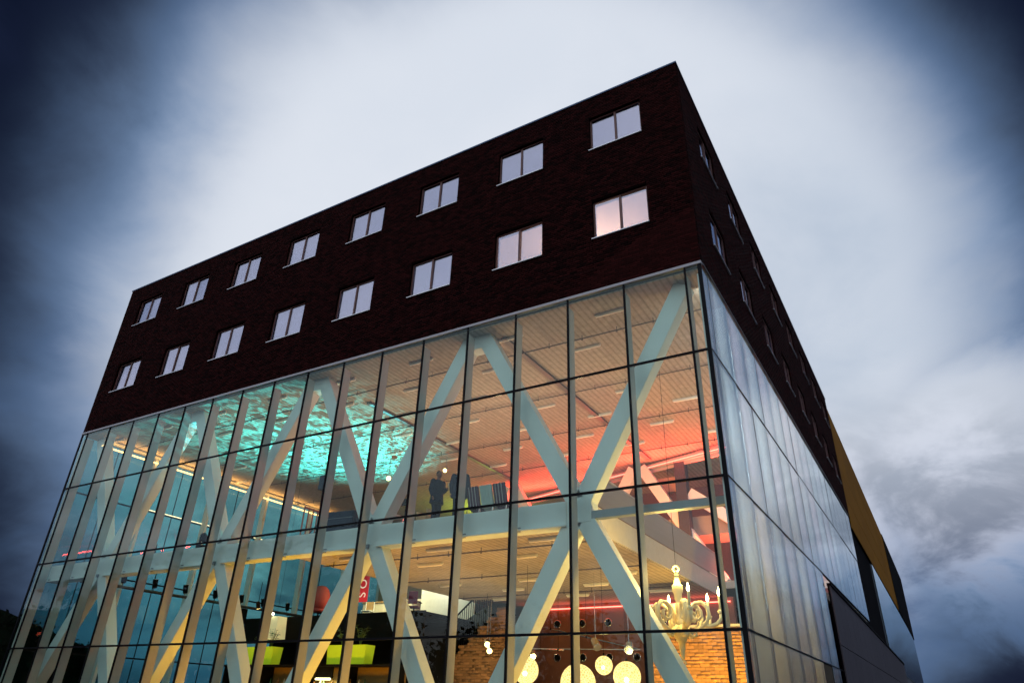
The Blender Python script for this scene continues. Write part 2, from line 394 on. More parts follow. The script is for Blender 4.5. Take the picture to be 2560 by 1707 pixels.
# --- windows of the brick box
def window(orient, u0, u1, z0, kind):
    """frame with two panes, a pale sill and, behind most, a drawn blind"""
    z1 = z0 + WH; d = 0.10 if orient == 'F' else 0.06; fw = 0.055
    def ext(p, q, a, b): return (p, q, a, b) if orient == 'F' else (-b, -a, p, q)
    w = MB()
    for p, q, a, b in ((u0, u0 + fw, z0, z1), (u1 - fw, u1, z0, z1), (u0 + fw, u1 - fw, z1 - fw, z1), (u0 + fw, u1 - fw, z0, z0 + fw * .7)):
        w.box(*ext(p, q, d, d + 0.07), a, b)
    um = (u0 + u1) / 2
    w.box(*ext(um - 0.035, um + 0.035, d - 0.012, d + 0.075), z0 + fw * .7, z1 - fw)
    w = w.build('window', FRAME, B)
    for a, b in ((u0 + fw, um - 0.035), (um + 0.035, u1 - fw)):
        o = bx('pane', *ext(a, b, d + 0.025, d + 0.037), z0 + fw * .7, z1 - fw, G_WIN, w); o.rotation_euler = (rng.normal(0, 0.006), rng.normal(0, .001), rng.normal(0, 0.006))
    s = ext(u0 - 0.03, u1 + 0.005, -0.05, d - 0.013)
    bx('sill', *s, z0 - 0.03, z0, FLASH, w)
    if kind == 'blind': bx('blind', *ext(u0 + 0.02, u1 - 0.02, d + 0.11, d + 0.125), z0 + 0.02, z1 - 0.02, BLIND, w)
    if kind == 'half':
        bx('blind', *ext(um, u1 - 0.02, d + 0.11, d + 0.125), z0 + 0.02, z1 - 0.02, BLIND, w)
        bx('blind', *ext(u0 + 0.02, um - 0.01, d + 0.16, d + 0.175), z0 + 0.02, z1 - 0.02, mat('teal_blind', (0.16, 0.42, 0.50), 0.8), w)
    return w
for i, (a, b) in enumerate(LW):
    window('F', a, b, ZU, 'blind'); window('F', a, b, ZL, 'room' if i < 2 else ('half' if i == 2 else 'blind'))
for a, b in RW:
    window('R', a, b, ZU, 'blind'); window('R', a, b, ZL, 'blind')
# the lit office behind the two lower windows by the corner
bx('partition', -7.9, -7.8, 0.34, 5.0, ZB + .25, 16.6, CREAM, B); bx('partition', -7.8, -0.34, 5.0, 5.1, ZB + .25, 16.6, CREAM, B)
bx('partition', -0.45, -0.34, 0.34, 5.0, ZB + .25, 16.6, CREAM, B)
bx('office_ceiling', -7.8, -0.45, 0.34, 5.0, 16.5, 16.59, mat('office_ceiling_white', (0.75, 0.68, 0.6), 0.8), B)
light('AREA', 'office_lamp', (-4.2, 3.0, 14.6), 210, (1, 0.56, 0.30), (-4.2, 2.5, 16.5), 1.6)

# --- front glazing: mullions, transoms, panes, inner posts
MULL = [0.0] + [mx_(i) for i in range(17)] + [LX]
ROWZ = [0.0, T3, T2, T1, ZB - 0.055]
for i, x in enumerate(MULL):
    w = 0.026
    x0, x1 = (x - w, x + w) if 0 < i < 18 else ((-0.10, 0.0) if i == 0 else (LX, LX + 0.10))
    bx('mullion', x0, x1, -0.012, 0.04, 0.0, ZB - 0.056, BLACK, B)
EDG = [(-0.10, mx_(0) + .026)] + [(mx_(i) - .026, mx_(i + 1) + .026) for i in range(16)] + [(mx_(16) - .026, LX + .10)]
for z in (T3, T2, T1):
    for a, b in EDG: bx('transom', b, a, -0.010, 0.038, z - 0.03, z + 0.03, BLACK, B)
for a, b in EDG:
    for r in range(4):
        z0 = ROWZ[r] + (0.03 if r else 0.02); z1 = ROWZ[r + 1] - (0.03 if r < 3 else 0.0)
        o = bx('glass_pane', b, a, 0.008, 0.022, z0, z1, G_FRONT, B)
        o.rotation_euler = (rng.normal(0, 0.0012), 0, rng.normal(0, 0.0012))
for i in range(17):
    bx('post', mx_(i) - 0.035, mx_(i) + 0.035, 0.045, 0.37, 0.0, ZB - 0.3, POSTM, B)
bx('post', -0.16, -0.105, 0.09, 0.34, 0.0, ZB - 0.3, WHITE, B); bx('post', LX + 0.105, LX + 0.16, 0.09, 0.34, 0.0, ZB - 0.3, WHITE, B)

# --- big white diagonal braces, upper and lower triangles
TOPZ, NODZ, BOTZ = 12.35, 6.35, -0.05
def brace(x0, z0, x1, z1, y, m=MINT, t=0.50, dp=0.44):
    o = MB().bar((x0, y, z0), (x1, y, z1), t, dp).build('diagonal_brace', m, B, bevel=0.012); return o
for i in range(0, 17, 4):
    for j in (i - 2, i + 2):
        if 0 <= j <= 16:
            s = 0.28 if j > i else -0.28
            brace(mx_(i) - (s if 0 < i < 16 else 0.25 * (1 if i == 0 else -1)), TOPZ, mx_(j), NODZ, 0.74)
            brace(mx_(i), BOTZ, mx_(j), NODZ - 0.05, 0.742)
for i in (2, 6, 10, 14): bx('node_plate', mx_(i) - 0.36, mx_(i) + 0.36, 0.515, 0.965, 5.95, 6.62, MINT, B, bevel=0.012)
for i in (4, 8, 12): bx('node_plate', mx_(i) - 0.45, mx_(i) + 0.45, 0.515, 0.965, 11.95, 12.46, MINT, B, bevel=0.012)
# edge beam at first floor level, slim rail across the void by the corner
xs = [mx_(16) - 0.2, mx_(14) - 0.36]
for a, b in ((mx_(2) - .36, mx_(6) + .36), (mx_(6) - .36, mx_(10) + .36), (mx_(10) - .36, mx_(14) + .36), (mx_(14) - .36, mx_(16) - .2)):
    w = MB(); w.box(b, a, 0.50, 0.53, 5.93, 6.50).box(b, a, 0.50, 0.95, 6.50, 6.55).box(b, a, 0.42, 0.95, 5.88, 5.93).build('beam', MINT, B)
MB().box(-0.11, mx_(2) + 0.36, 0.52, 0.74, 6.02, 6.22).build('rail_beam', STEELG, B)
for i in list(range(3, 17)): bx('bracket', mx_(i) - 0.06, mx_(i) + 0.06, 0.46, 0.50, 5.86, 5.98, STEELG, B)

# --- side glazing (right-hand wall): panes, joints, inner fins
GZ0 = 14.35                                                             # grey wall starts here
SJ = [0.0] + [J0 + P * i for i in range(17)]
for i in range(17):
    a, b = SJ[i] + (0.075 if i == 0 else 0.008), SJ[i + 1] - 0.008
    for r in range(4):
        if r < 2 and SJ[i + 1] > GZ0 + 0.2: continue
        if r == 0 and i == 6: continue
        z0 = ROWZ[r] + 0.022; z1 = ROWZ[r + 1] - 0.022
        o = bx('side_pane', -0.022, -0.008, a, b, z0, z1, G_SIDE, B); o.rotation_euler = (0, rng.normal(0, 0.0015), rng.normal(0, 0.0015))
    y = SJ[i + 1]
    zb = 0.0 if y < GZ0 + 0.1 else T2
    bx('side_mullion', -0.07, -0.006, y - 0.007, y + 0.007, zb, ZB - 0.06, BLACK, B)
    if i: bx('fin', -0.50, -0.075, y - 0.05, y + 0.05, zb, ZB - 0.06, WHITE, B)
for z, ye in ((T3, GZ0 - 0.02), (T2, YE), (T1, YE)):
    bx('side_transom', -0.06, 0.004, 0.072, ye, z - 0.021, z + 0.021, BLACK, B)
# open dark doorway in the lower row
bx('doorway', -0.6, -0.02, SJ[6] + .02, SJ[7] - .02, 0.0, T3 - .03, mat('dim_door_brown', (0.05, 0.035, 0.015), 0.7), B)

# --- left end wall glazing, deep posts every other joint
END = 22.0; EP = 1.825
for i in range(12):
    a, b = 0.10 + EP * i, 0.10 + EP * (i + 1)
    for r in range(4):
        bx('end_pane', LX + 0.01, LX + 0.022, a + 0.012, b - 0.012, ROWZ[r] + 0.03, ROWZ[r + 1] - 0.03, G_END, B)
    bx('end_mullion', LX, LX + 0.05, b - 0.012, b + 0.012, 0, ZB - 0.06, BLACK, B)
    if i % 2: bx('end_post', LX + 0.055, LX + 0.42, b - 0.07, b + 0.07, 0, ZB - 0.06, WHITE, B)
for z in (T3, T2, T1): bx('end_transom', LX + 0.001, LX + 0.07, 0.101, END, z - 0.03, z + 0.03, BLACK, B)

# --- upper ceiling: separate ribbed boards on a dark deck
CZ = 12.40
cd = bx('ceiling', LX + 0.1, -0.1, 0.10, 30.0, CZ + 0.04, ZB - 0.06, mat('ceiling_deck', (0.05, 0.04, 0.035), 0.9), B)
xs = np.arange(LX + 0.12, -0.2, 1.2)
for x in xs:
    for k in range(6):
        w = min(1.19, -0.11 - x); y0 = 0.11 + k * 3.65 - 1.6
        a, b = max(0.11, y0), min(y0 + 3.63, 22.0)
        if b - a < 0.1: continue
        o = bx('ceiling_panel', x, x + w, a, b, CZ, CZ + 0.04, SOFF, cd); o.location -= cd.location
bx('ceiling_panel', LX + .12, -.11, 22.02, 29.9, CZ, CZ + .04, SOFF, cd).location -= cd.location
# cross pipes with sprinkler heads
def pipe(x0, x1, y, z, r=0.022):
    m_ = MB().tube([(x0, y, z), (x1, y, z)], r, 6)
    for x in np.arange(x0 + 0.5, x1, 1.21): m_.tube([(x, y, z), (x, y, z + 0.14)], 0.012, 5).ball((x, y, z - 0.035), 0.03, 6, 4)
    return m_.build('sprinkler_pipe', mat('dark_pipe', (0.06, 0.04, 0.035), 0.5), B)
for y in (2.0, 5.68, 9.3, 12.95): pipe(LX + 0.5, -0.4, y, CZ - 0.13)
# cable tray running inwards
MB().box(-6.95, -6.75, 0.9, 14.4, CZ - 0.10, CZ - 0.07).box(-6.95, -6.94, 0.9, 14.4, CZ - .10, CZ - .03).box(-6.76, -6.75, .9, 14.4, CZ - .10, CZ - .03).build('cable_tray', mat('tray_brown', (0.16, 0.11, 0.09), 0.5), B)
MB().box(-14.6, -14.4, 3.0, 14.4, CZ - 0.10, CZ - 0.07).box(-14.6, -14.59, 3.0, 14.4, CZ - .10, CZ - .03).box(-14.41, -14.4, 3.0, 14.4, CZ - .10, CZ - .03).build('cable_tray', MATS['tray_brown'], B)

# --- first floor slab with its fascia, lower ceiling boards, walls behind
SX0, SX1, SY1, SZ = -14.9, -4.1, 14.0, 5.92
sl = bx('floor_slab', SX0, SX1, 0.97, SY1, SZ + 0.03, 6.60, CONC, B)
for x in np.arange(SX0 + 0.01, SX1 - 0.1, 1.2):
    for a, b in ((0.98, 4.6), (4.62, 8.24), (8.26, 11.88), (11.90, 13.99)):
        o = bx('soffit_panel', x, min(x + 1.19, SX1 - 0.01), a, b, SZ, SZ + 0.03, SOFF, sl); o.location -= sl.location
for y in (2.0, 5.8, 10.0): pipe(SX0 + 0.3, SX1 - 0.2, y, SZ - 0.12)
bx('fascia', SX1, SX1 + 0.06, 0.97, SY1, 5.95, 6.66, mat('fascia_paint', (0.50, 0.46, 0.40), 0.6), B)
# wall behind the lower hall, ringed vents in two rows
VW = bx('vent_wall', -13.0, -3.6, 14.0, 14.3, 0.0, 5.93, VENTW, B)
CHR = mat('chrome', (0.75, 0.72, 0.70), 0.2, 1.0)
for zr, xs_ in ((5.10, (-11.6, -10.35, -9.1, -7.85, -6.6)), (3.72, (-11.6, -10.35, -9.1, -7.85, -6.6, -5.35))):
    for x in xs_:
        r = MB().torus((x, 13.97, zr), 0.155, 0.03, 1, 20, 8).build('vent_ring', CHR, None, True); r.parent = VW; r.location = -VW.location
        h = MB().tube([(x, 13.9, zr), (x, 14.0, zr)], [0.11, 0.12], 16).build('vent_hole', BLK, None); h.parent = VW; h.location = -VW.location
# rear of the upper hall: inclined red-lit cove, second row of braces, bridge
p0, p1 = Vector((-0.3, 13.0, 0)), Vector((-17.5, 18.3, 0))
dr = (p1 - p0).normalized(); nr = Vector((dr.y, -dr.x, 0)); nr = nr if nr.y < 0 else -nr
for k, (zz0, hh) in enumerate(((12.18, 0.14), (12.02, 0.05))):
    MB().bar((p0.x, p0.y + .1 * k, zz0), (p1.x, p1.y + .1 * k, zz0), hh, 0.22, (0, 0, 1)).build('cove_beam', CONC, B)
RED = lampmat('red_led', (1.0, 0.10, 0.07), 9)
MB().bar((p0.x, p0.y - .22, 12.10), (p1.x, p1.y - .22, 12.10), 0.03, 0.03).build('led_strip', RED, B)
RW_ = MB().prism([(LX + .5, 22.0), (-0.5, 22.0), (-0.5, 22.2), (LX + .5, 22.2)], 0, 1)
bx('hall_back_wall', -20.0, -0.55, 20.0, 20.2, 6.6, CZ, mat('mauve_wall', (0.17, 0.085, 0.085), 0.8), B)
ORNG = WHITE
for i in (4, 8):
    for j in (i - 2, i + 2): brace(mx_(i) + (0.2 if j < i else -0.2), 12.15, mx_(j), 6.6, 15.0, WHITE)
MB().box(-6.4, -0.6, 15.2, 17.0, 8.75, 9.60).build('bridge', mat('bridge_grey', (0.30, 0.25, 0.22), 0.7), B)
bx('column', -5.75, -5.25, 14.6, 15.1, 6.6, 12.15, mat('dark_column', (0.05, 0.045, 0.06), 0.6), B)
bx('bulkhead', -6.85, -5.78, 15.25, 15.7, 10.9, 11.6, mat('bulkhead_tan', (0.45, 0.30, 0.2), 0.7), B)
MB().bar((-5.2, 14.9, 10.6), (-2.6, 14.9, 8.6), 0.5, 0.35).build('diagonal_brace', WHITE, B)
bx('rear_floor', -22, -0.6, 14.31, 20.0, 6.3, 6.6, CONC, B)
# ground floor, mezzanine and the wall below it
bx('hall_floor', LX + 0.2, -0.1, 0.08, 22.0, -0.015, 0.0, FLOORM, B)
bx('mezzanine_floor', -26.5, -15.3, 9.0, 20.0, 4.95, 5.2, BLK, B)
bx('mezzanine_front', -26.5, -15.3, 8.9, 8.99, 4.1, 5.24, mat('black_stained_board', (0.010, 0.007, 0.005), 0.7, spec=0.1), B)
bx('mezzanine_wall', -26.4, -15.3, 10.6, 10.7, 0, 4.94, mat('dark_bar_wall', (0.010, 0.009, 0.008), 0.8, spec=0.1), B)
bx('hall_back_wall', LX + .3, -15.2, 21.9, 22.1, 0, CZ, mat('warm_back_wall', (0.45, 0.36, 0.25), 0.8), B)

# --- balustrades on the slab edges
def balustrade(p0, p1, z, h, step, label, mm, r=0.011, top=0.025):
    t = thing('balustrade', label, 'railing', (p0[0], p0[1], z)); a, b = Vector((0, 0, 0)), Vector((p1[0] - p0[0], p1[1] - p0[1], 0)); n = int(b.length / step)
    k = MB().box(-r, r, -r, r, 0, h).mesh('baluster', mm)
    rest = MB()
    for i in range(n + 1):
        q = b * i / n
        if i < 250:
            o = bpy.data.objects.new('baluster', k); COL.objects.link(o); o.parent = t; o.location = q
        else: rest.box(q.x - r, q.x + r, q.y - r, q.y + r, 0, h)
    MB().bar(Vector((0, 0, h - .04)), b + Vector((0, 0, h - .04)), 0.05, top * 2, (0, 0, 1)).build('handrail', mm, t)
    return t
BALM = mat('grey_baluster', (0.30, 0.28, 0.30), 0.5, 0.3)
balustrade((SX1 + 0.10, 1.1), (SX1 + 0.10, 13.8), 6.66, 0.95, 0.06, 'grey balustrade of close upright bars along the floor edge above the chandelier', BALM)
balustrade((SX0 - 0.05, 1.05), (SX0 - 0.05, 4.0), 6.6, 1.12, 0.20, 'short red-lit railing of spaced bars at the floor edge by the teal windows', mat('rust_rail', (0.30, 0.12, 0.07), 0.5), 0.018)

# ------------------------------------------------------------------ side wing: grey wall, dark recess, ochre block, far block
GW = thing('grey_side_wall', 'low grey panel wall in front of the side glazing with black capping', 'wall', (0.02, GZ0, 0))
GW['kind'] = 'thing'
n = 20; gl_ = (52.0 - GZ0) / n
for i in range(n):
    for k, (za, zb_) in enumerate(((0.0, 2.0), (2.02, 4.09), (4.12, None))):
        a, b = i * gl_ + 0.006, (i + 1) * gl_ - 0.006
        top = lambda u: 6.20 - 0.50 * u / (52 - GZ0)
        m_ = MB(); z0a = za; 
        za1, zb1 = (zb_, zb_) if zb_ else (top(a), top(b))
        V = [(0.02, a, za), (0.06, a, za), (0.06, b, za), (0.02, b, za), (0.02, a, za1), (0.06, a, za1), (0.06, b, zb1), (0.02, b, zb1)]
        m_.add(V, [(0, 3, 2, 1), (4, 5, 6, 7), (0, 1, 5, 4), (1, 2, 6, 5), (2, 3, 7, 6), (3, 0, 4, 7)]).build('panel', GREY, GW)
MB().prism([(0, 0), (52 - GZ0, 0), (52 - GZ0, 5.66), (0, 6.18)], -0.04, 0.018, 0).build('backing', DARK, GW)
MB().add([(-0.05, -0.05, 6.20), (0.12, -0.05, 6.20), (0.12, 52 - GZ0, 5.70), (-0.05, 52 - GZ0, 5.70), (-0.05, -0.05, 6.30), (0.12, -0.05, 6.30), (0.12, 52 - GZ0, 5.80), (-0.05, 52 - GZ0, 5.80)],
         [(0, 3, 2, 1), (4, 5, 6, 7), (0, 1, 5, 4), (1, 2, 6, 5), (2, 3, 7, 6), (3, 0, 4, 7)]).build('capping', BLK, GW)
RV = thing('rear_block', 'rear block with ochre upper storey over a dark recess and glazing', 'building', (0, BE, 0))
# recess and body
MB().box(-8.0, -0.14, YE + 0.02 - BE, 10.57, 0, 12.0).build('recess_wall', DARK, RV)
MB().prism([(0.02, 12.05), (35.0, 11.42), (35.0, 18.80), (0.02, 19.95)], -8.0, -0.03, 0).build('ochre_core', DARK, RV)
for i in range(7):
    for k in range(4):
        u0, u1 = 0.03 + i * 4.99, 0.03 + (i + 1) * 4.99 - 0.02
        zb_ = lambda u: 12.05 - 0.63 * u / 35; zt_ = lambda u: 19.95 - 1.15 * u / 35
        zf = lambda u, f: zb_(u) + (zt_(u) - zb_(u)) * f
        f0, f1 = k / 4 + 0.002, (k + 1) / 4 - 0.002
        V = [(-0.028, u0, zf(u0, f0)), (0.0, u0, zf(u0, f0)), (0.0, u1, zf(u1, f0)), (-0.028, u1, zf(u1, f0)), (-0.028, u0, zf(u0, f1)), (0.0, u0, zf(u0, f1)), (0.0, u1, zf(u1, f1)), (-0.028, u1, zf(u1, f1))]
        MB().add(V, [(0, 3, 2, 1), (4, 5, 6, 7), (0, 1, 5, 4), (1, 2, 6, 5), (2, 3, 7, 6), (3, 0, 4, 7)]).build('cladding_panel', YEL, RV)
MB().prism([(35.02, 11.42), (56.0, 10.55), (58.5, 18.05), (35.02, 18.95)], -8.0, 0.03, 0).build('end_block', DARK, RV)
MB().prism([(10.6, 0), (55.0, 0), (55.0, 10.5), (10.6, 11.75)], -8.0, -0.10, 0).build('glazed_core', mat('dim_interior', (0.10, 0.12, 0.15), 0.7), RV)
for i in range(24):
    u0, u1 = 10.62 + i * 1.84, 10.62 + (i + 1) * 1.84 - 0.02
    for za, zb_ in ((5.4, 8.0), (8.03, None)):
        t_ = lambda u: 11.70 - 1.05 * (u - 10.6) / 44.4; s_ = lambda u: (9.05 - 0.55 * (u - 10.6) / 44.4)
        A = (5.0, 5.0, s_(u0) - .02, s_(u1) - .02) if zb_ else (s_(u0), s_(u1), t_(u0), t_(u1))
        V = [(-0.03, u0, A[0]), (-0.01, u0, A[0]), (-0.01, u1, A[1]), (-0.03, u1, A[1]), (-0.03, u0, A[2]), (-0.01, u0, A[2]), (-0.01, u1, A[3]), (-0.03, u1, A[3])]
        MB().add(V, [(0, 3, 2, 1), (4, 5, 6, 7), (0, 1, 5, 4), (1, 2, 6, 5), (2, 3, 7, 6), (3, 0, 4, 7)]).build('glass_pane', G_SIDE, RV)

# ------------------------------------------------------------------ ceiling strip lights (lit low)
STRIP = lampmat('strip_tube', (1.0, 0.86, 0.72), 0.06)
STRIPH = mat('strip_housing', (0.72, 0.70, 0.66), 0.5)
def strip_light(x, y, z, label, group, h=0.05, L_=1.04):
    t = thing('strip_light', label, 'ceiling light', (x, y, z), 0, group)
    k = ('strip',)
    if k not in _bc:
        _bc[k] = (MB().box(-L_ / 2, L_ / 2, -0.045, 0.045, 0.02, 0.085).mesh('housing', STRIPH), MB().tube([(-L_ / 2 + .03, 0, 0), (L_ / 2 - .03, 0, 0)], 0.024, 8).mesh('lamp_tube', STRIP, True))
    for nm, me in zip(('housing', 'lamp_tube'), _bc[k]):
        o = bpy.data.objects.new(nm, me); COL.objects.link(o); o.parent = t
ORD = ['first', 'second', 'third', 'fourth', 'fifth', 'sixth', 'seventh', 'eighth', 'ninth']
for r, y in enumerate((1.02, 2.77, 4.65, 6.55, 8.32, 10.25, 12.1)):
    off = -3.1 if r % 2 == 0 else -4.75
    if r in (0, 4): off = -3.1
    for i in range(8):
        x = off - 3.62 * i
        if x < -16 and r > 4: continue
        if x < LX + 1: continue
        strip_light(x, y, CZ - 0.10, f'slim strip light on the upper ceiling, {ORD[r]} row from the facade, {ORD[i]} from the corner', 'upper ceiling strip lights')
for r, y in enumerate((1.5, 3.4, 7.2, 9.0, 11.2)):
    for i in range(3):
        x = -5.6 - 3.62 * i - (1.8 if r % 2 else 0)
        if x < SX0 + .8: continue
        strip_light(x, y, SZ - 0.10, f'slim strip light under the lower ceiling, {ORD[r]} row from the facade, {ORD[i]} from the corner', 'lower ceiling strip lights')

# ------------------------------------------------------------------ chandelier
PAPER = mat('cream_paper_mache', (0.80, 0.68, 0.40), 0.6, var=0.05)
FLAME = lampmat('candle_bulb', (1.0, 0.74, 0.34), 40)
ch = thing('chandelier', 'large cream scrolled chandelier with lit candle bulbs hanging by the glass corner', 'chandelier', (-2.12, 2.2, 2.62))
MB().torus((0, 0, 2.33), 0.075, 0.027, 1).build('top_ring', PAPER, ch, True)
MB().lathe([(0.03, 2.24), (0.05, 2.22), (0.055, 2.16), (0.045, 2.13), (0.06, 2.08), (0.085, 1.96), (0.10, 1.93), (0.125, 1.92), (0.135, 1.86), (0.13, 1.76), (0.10, 1.72), (0.095, 1.58), (0.07, 1.54), (0.075, 1.48), (0.10, 1.42), (0.085, 1.28), (0.06, 1.12), (0.10, 1.05), (0.09, 0.92), (0.06, 0.86)], 20).build('column', PAPER, ch, True)
MB().lathe([(0.05, 0.98), (0.20, 0.86), (0.215, 0.78), (0.17, 0.70), (0.13, 0.64), (0.135, 0.60), (0.085, 0.58), (0.07, 0.42), (0.045, 0.28), (0.05, 0.25), (0.03, 0.21), (0.015, 0.18)], 20).build('bowl', PAPER, ch, True)
MB().torus((0, 0, 0.10), 0.06, 0.022, 1).build('bottom_ring', PAPER, ch, True)
arm = MB(); pts = [(0.10, 0.95), (0.22, 0.84), (0.36, 0.82), (0.52, 0.90), (0.66, 1.02), (0.735, 1.18), (0.71, 1.36), (0.58, 1.48), (0.42, 1.47), (0.31, 1.36), (0.29, 1.21), (0.37, 1.10), (0.48, 1.09), (0.555, 1.17), (0.54, 1.28), (0.46, 1.32), (0.41, 1.26)]
arm.tube([(r, 0, z) for r, z in pts], [0.05, 0.06, 0.068, 0.072, 0.074, 0.074, 0.074, 0.072, 0.07, 0.066, 0.062, 0.058, 0.054, 0.05, 0.046, 0.04, 0.034], 8, (1.15, 0.7), up=(0, 1, 0))
arm.tube([(0.60, 0, 0.94), (0.74, 0, 0.92), (0.92, 0, 0.98), (1.02, 0, 1.10), (1.03, 0, 1.22)], [0.04, 0.055, 0.055, 0.05, 0.045], 8, (1.2, .9), up=(0, 1, 0))
arm.lathe([(0.02, 1.18), (0.07, 1.21), (0.085, 1.26), (0.05, 1.28), (0.045, 1.30)], 12, (1.03, 0, 0))
arm.tube([(0.20, 0, 0.80), (0.34, 0, 0.70), (0.40, 0, 0.74), (0.36, 0, 0.80)], [0.03, 0.05, 0.045, 0.02], 8, (1.5, .7), up=(0, 1, 0))
arm_me = arm.mesh('arm', PAPER, True)
can_me = MB().lathe([(0.034, 1.28), (0.034, 1.60), (0.026, 1.62)], 10, (1.03, 0, 0)).mesh('candle', PAPER, True)
fl_me = MB().lathe([(0.010, 1.62), (0.030, 1.65), (0.038, 1.69), (0.026, 1.75), (0.010, 1.80), (0.003, 1.83)], 10, (1.03, 0, 0)).mesh('flame_bulb', FLAME, True)
for k in range(6):
    a = bpy.data.objects.new('arm', arm_me); COL.objects.link(a); a.parent = ch; a.rotation_euler = (0, 0, R(-58.3 + k * 60))
    for nm, me in (('candle', can_me), ('flame_bulb', fl_me)):
        o = bpy.data.objects.new(nm, me); COL.objects.link(o); o.parent = a
MB().tube([(0, 0, 2.40), (0, 0, CZ - 2.62)], 0.006, 5).build('cord', BLK, ch)
light('POINT', 'chandelier_light', (-2.12, 2.2, 4.75), 420, (1, 0.58, 0.16), size=0.35, parent=ch)

# ------------------------------------------------------------------ globe pendants
def globe_mat():
    m = bpy.data.materials.new('woven_fibre_globe'); m.use_nodes = True; t = m.node_tree; t.nodes.clear(); lk = t.links.new
    c = t.nodes.new('ShaderNodeTexCoord'); v = t.nodes.new('ShaderNodeTexVoronoi'); v.feature = 'DISTANCE_TO_EDGE'; v.inputs['Scale'].default_value = 13; lk(c.outputs['Object'], v.inputs[0])
    r = t.nodes.new('ShaderNodeMapRange'); lk(v.outputs['Distance'], r.inputs[0]); r.inputs[1].default_value = 0.02; r.inputs[2].default_value = 0.16
    mx = t.nodes.new('ShaderNodeMix'); mx.data_type = 'RGBA'; lk(r.outputs[0], mx.inputs[0]); mx.inputs[6].default_value = (1.0, 0.80, 0.42, 1); mx.inputs[7].default_value = (0.95, 0.56, 0.15, 1)
    e = t.nodes.new('ShaderNodeEmission'); lk(mx.outputs[2], e.inputs[0]); e.inputs[1].default_value = 1.2
    tl = t.nodes.new('ShaderNodeBsdfTranslucent'); tl.inputs[0].default_value = (0.30, 0.24, 0.12, 1)
    tr = t.nodes.new('ShaderNodeBsdfTransparent')
    a = t.nodes.new('ShaderNodeAddShader'); lk(e.outputs[0], a.inputs[0]); lk(tl.outputs[0], a.inputs[1])
    f = t.nodes.new('ShaderNodeMath'); f.operation = 'MULTIPLY'; f.inputs[1].default_value = 0.38; lk(r.outputs[0], f.inputs[0])
    ms = t.nodes.new('ShaderNodeMixShader'); lk(f.outputs[0], ms.inputs[0]); lk(a.outputs[0], ms.inputs[1]); lk(tr.outputs[0], ms.inputs[2])
    o = t.nodes.new('ShaderNodeOutputMaterial'); lk(ms.outputs[0], o.inputs[0]); return m
GLOB = globe_mat(); BULB = lampmat('bulb_glow', (1, 0.90, 0.66), 30)
for x, z, d, lab in ((-8.12, 2.73, 0.80, 'mid-sized glowing woven globe lamp, leftmost of four, partly behind a brace'), (-6.31, 2.38, 1.06, 'largest glowing woven globe lamp, lowest of the four and behind a black mullion'),
                     (-5.45, 2.86, 0.52, 'smallest glowing woven globe lamp, highest of the four'), (-4.73, 2.57, 0.80, 'mid-sized glowing woven globe lamp, rightmost of four, nearest the chandelier')):
    g = thing('globe_lamp', lab, 'pendant lamp', (x, 5.0, z - d / 2), 0, 'woven globe lamps')
    MB().ball((0, 0, d / 2), d / 2, 32, 20).build('shade', GLOB, g, True)
    MB().ball((0, -0.05, d / 2 - d * 0.12), d * 0.085, 14, 9).build('bulb', BULB, g, True)
    MB().tube([(0, 0, d - 0.01), (0, 0, SZ - (z - d / 2))], 0.006, 5).build('cord', BLK, g)
    MB().lathe([(0.03, d - 0.02), (0.035, d + 0.05), (0.01, d + 0.08)], 10).build('cap', BLK, g)
    light('POINT', 'globe_light', (x, 5.0, z - .5 * d - 0.1), 110 * d, (1, 0.62, 0.22), size=0.2, parent=g)

# ------------------------------------------------------------------ interior brick walls
def brick_wall(label, x0, x1, y0, dep, z0, top_fn, bl=0.30, bh=0.095, jt=0.014, nmax=150, y_open=None):
    t = thing('brick_wall', label, 'wall', (x0, y0, z0)); t['kind'] = 'thing'; cells = []; z = 0.0; c = 0; rest = []; k = 0
    zmax = max(top_fn(x) for x in np.linspace(x0, x1, 60)) - z0
    while z < zmax:
        u = -(bl + jt) / 2 * (c % 2)
        while u < x1 - x0 - .01:
            p, q = max(u, 0), min(u + bl, x1 - x0)
            if q - p > 0.04 and z + bh <= top_fn(x0 + (p + q) / 2) - z0 + 1e-3: cells.append((p, q, z, z + bh))
            u += bl + jt
        z += bh + jt; c += 1
    cells.sort(key=lambda e: -(e[2]))
    vis = [e for e in cells if e[2] + z0 > 1.9]; hid = [e for e in cells if e[2] + z0 <= 1.9]
    pick = set(rng.permutation(len(vis))[:nmax].tolist())
    for i, e in enumerate(vis):
        j = float(rng.uniform(0, 0.004))
        if i in pick: bx('brick', e[0], e[1], round(-0.012 - j, 3), 0.05, e[2], e[3], IBRICK, t)
        else: rest.append((e[0], e[1], -0.012 - j, 0.05, e[2], e[3]))
    rest += [(e[0], e[1], -0.012, 0.05, e[2], e[3]) for e in hid]
    boxes_mesh('brick_mass', rest, IBRICK, t, 'stuff')
    return t
STEPS = lambda x: max(0.4, min(5.6, 2.6 + math.floor((x + 16.7) / 0.46) * 0.365))
t = brick_wall('stepped brick wall carrying the staircase under the lower ceiling', -19.0, -12.4, 11.0, 0.3, 0.0, STEPS)
core = MB()
for i in range(15):
    xa = -18.99 + i * 0.46; core.box(xa + 19.0, min(xa + 0.45, -12.41) + 19.0, 0.0, 0.28, 0, max(.3, STEPS(xa + .05) - .02))
core.build('core', IMORT, t)
t = brick_wall('yellow-lit brick wall behind the chandelier', -5.6, -1.0, 9.0, 0.3, 0.0, lambda x: 4.25)
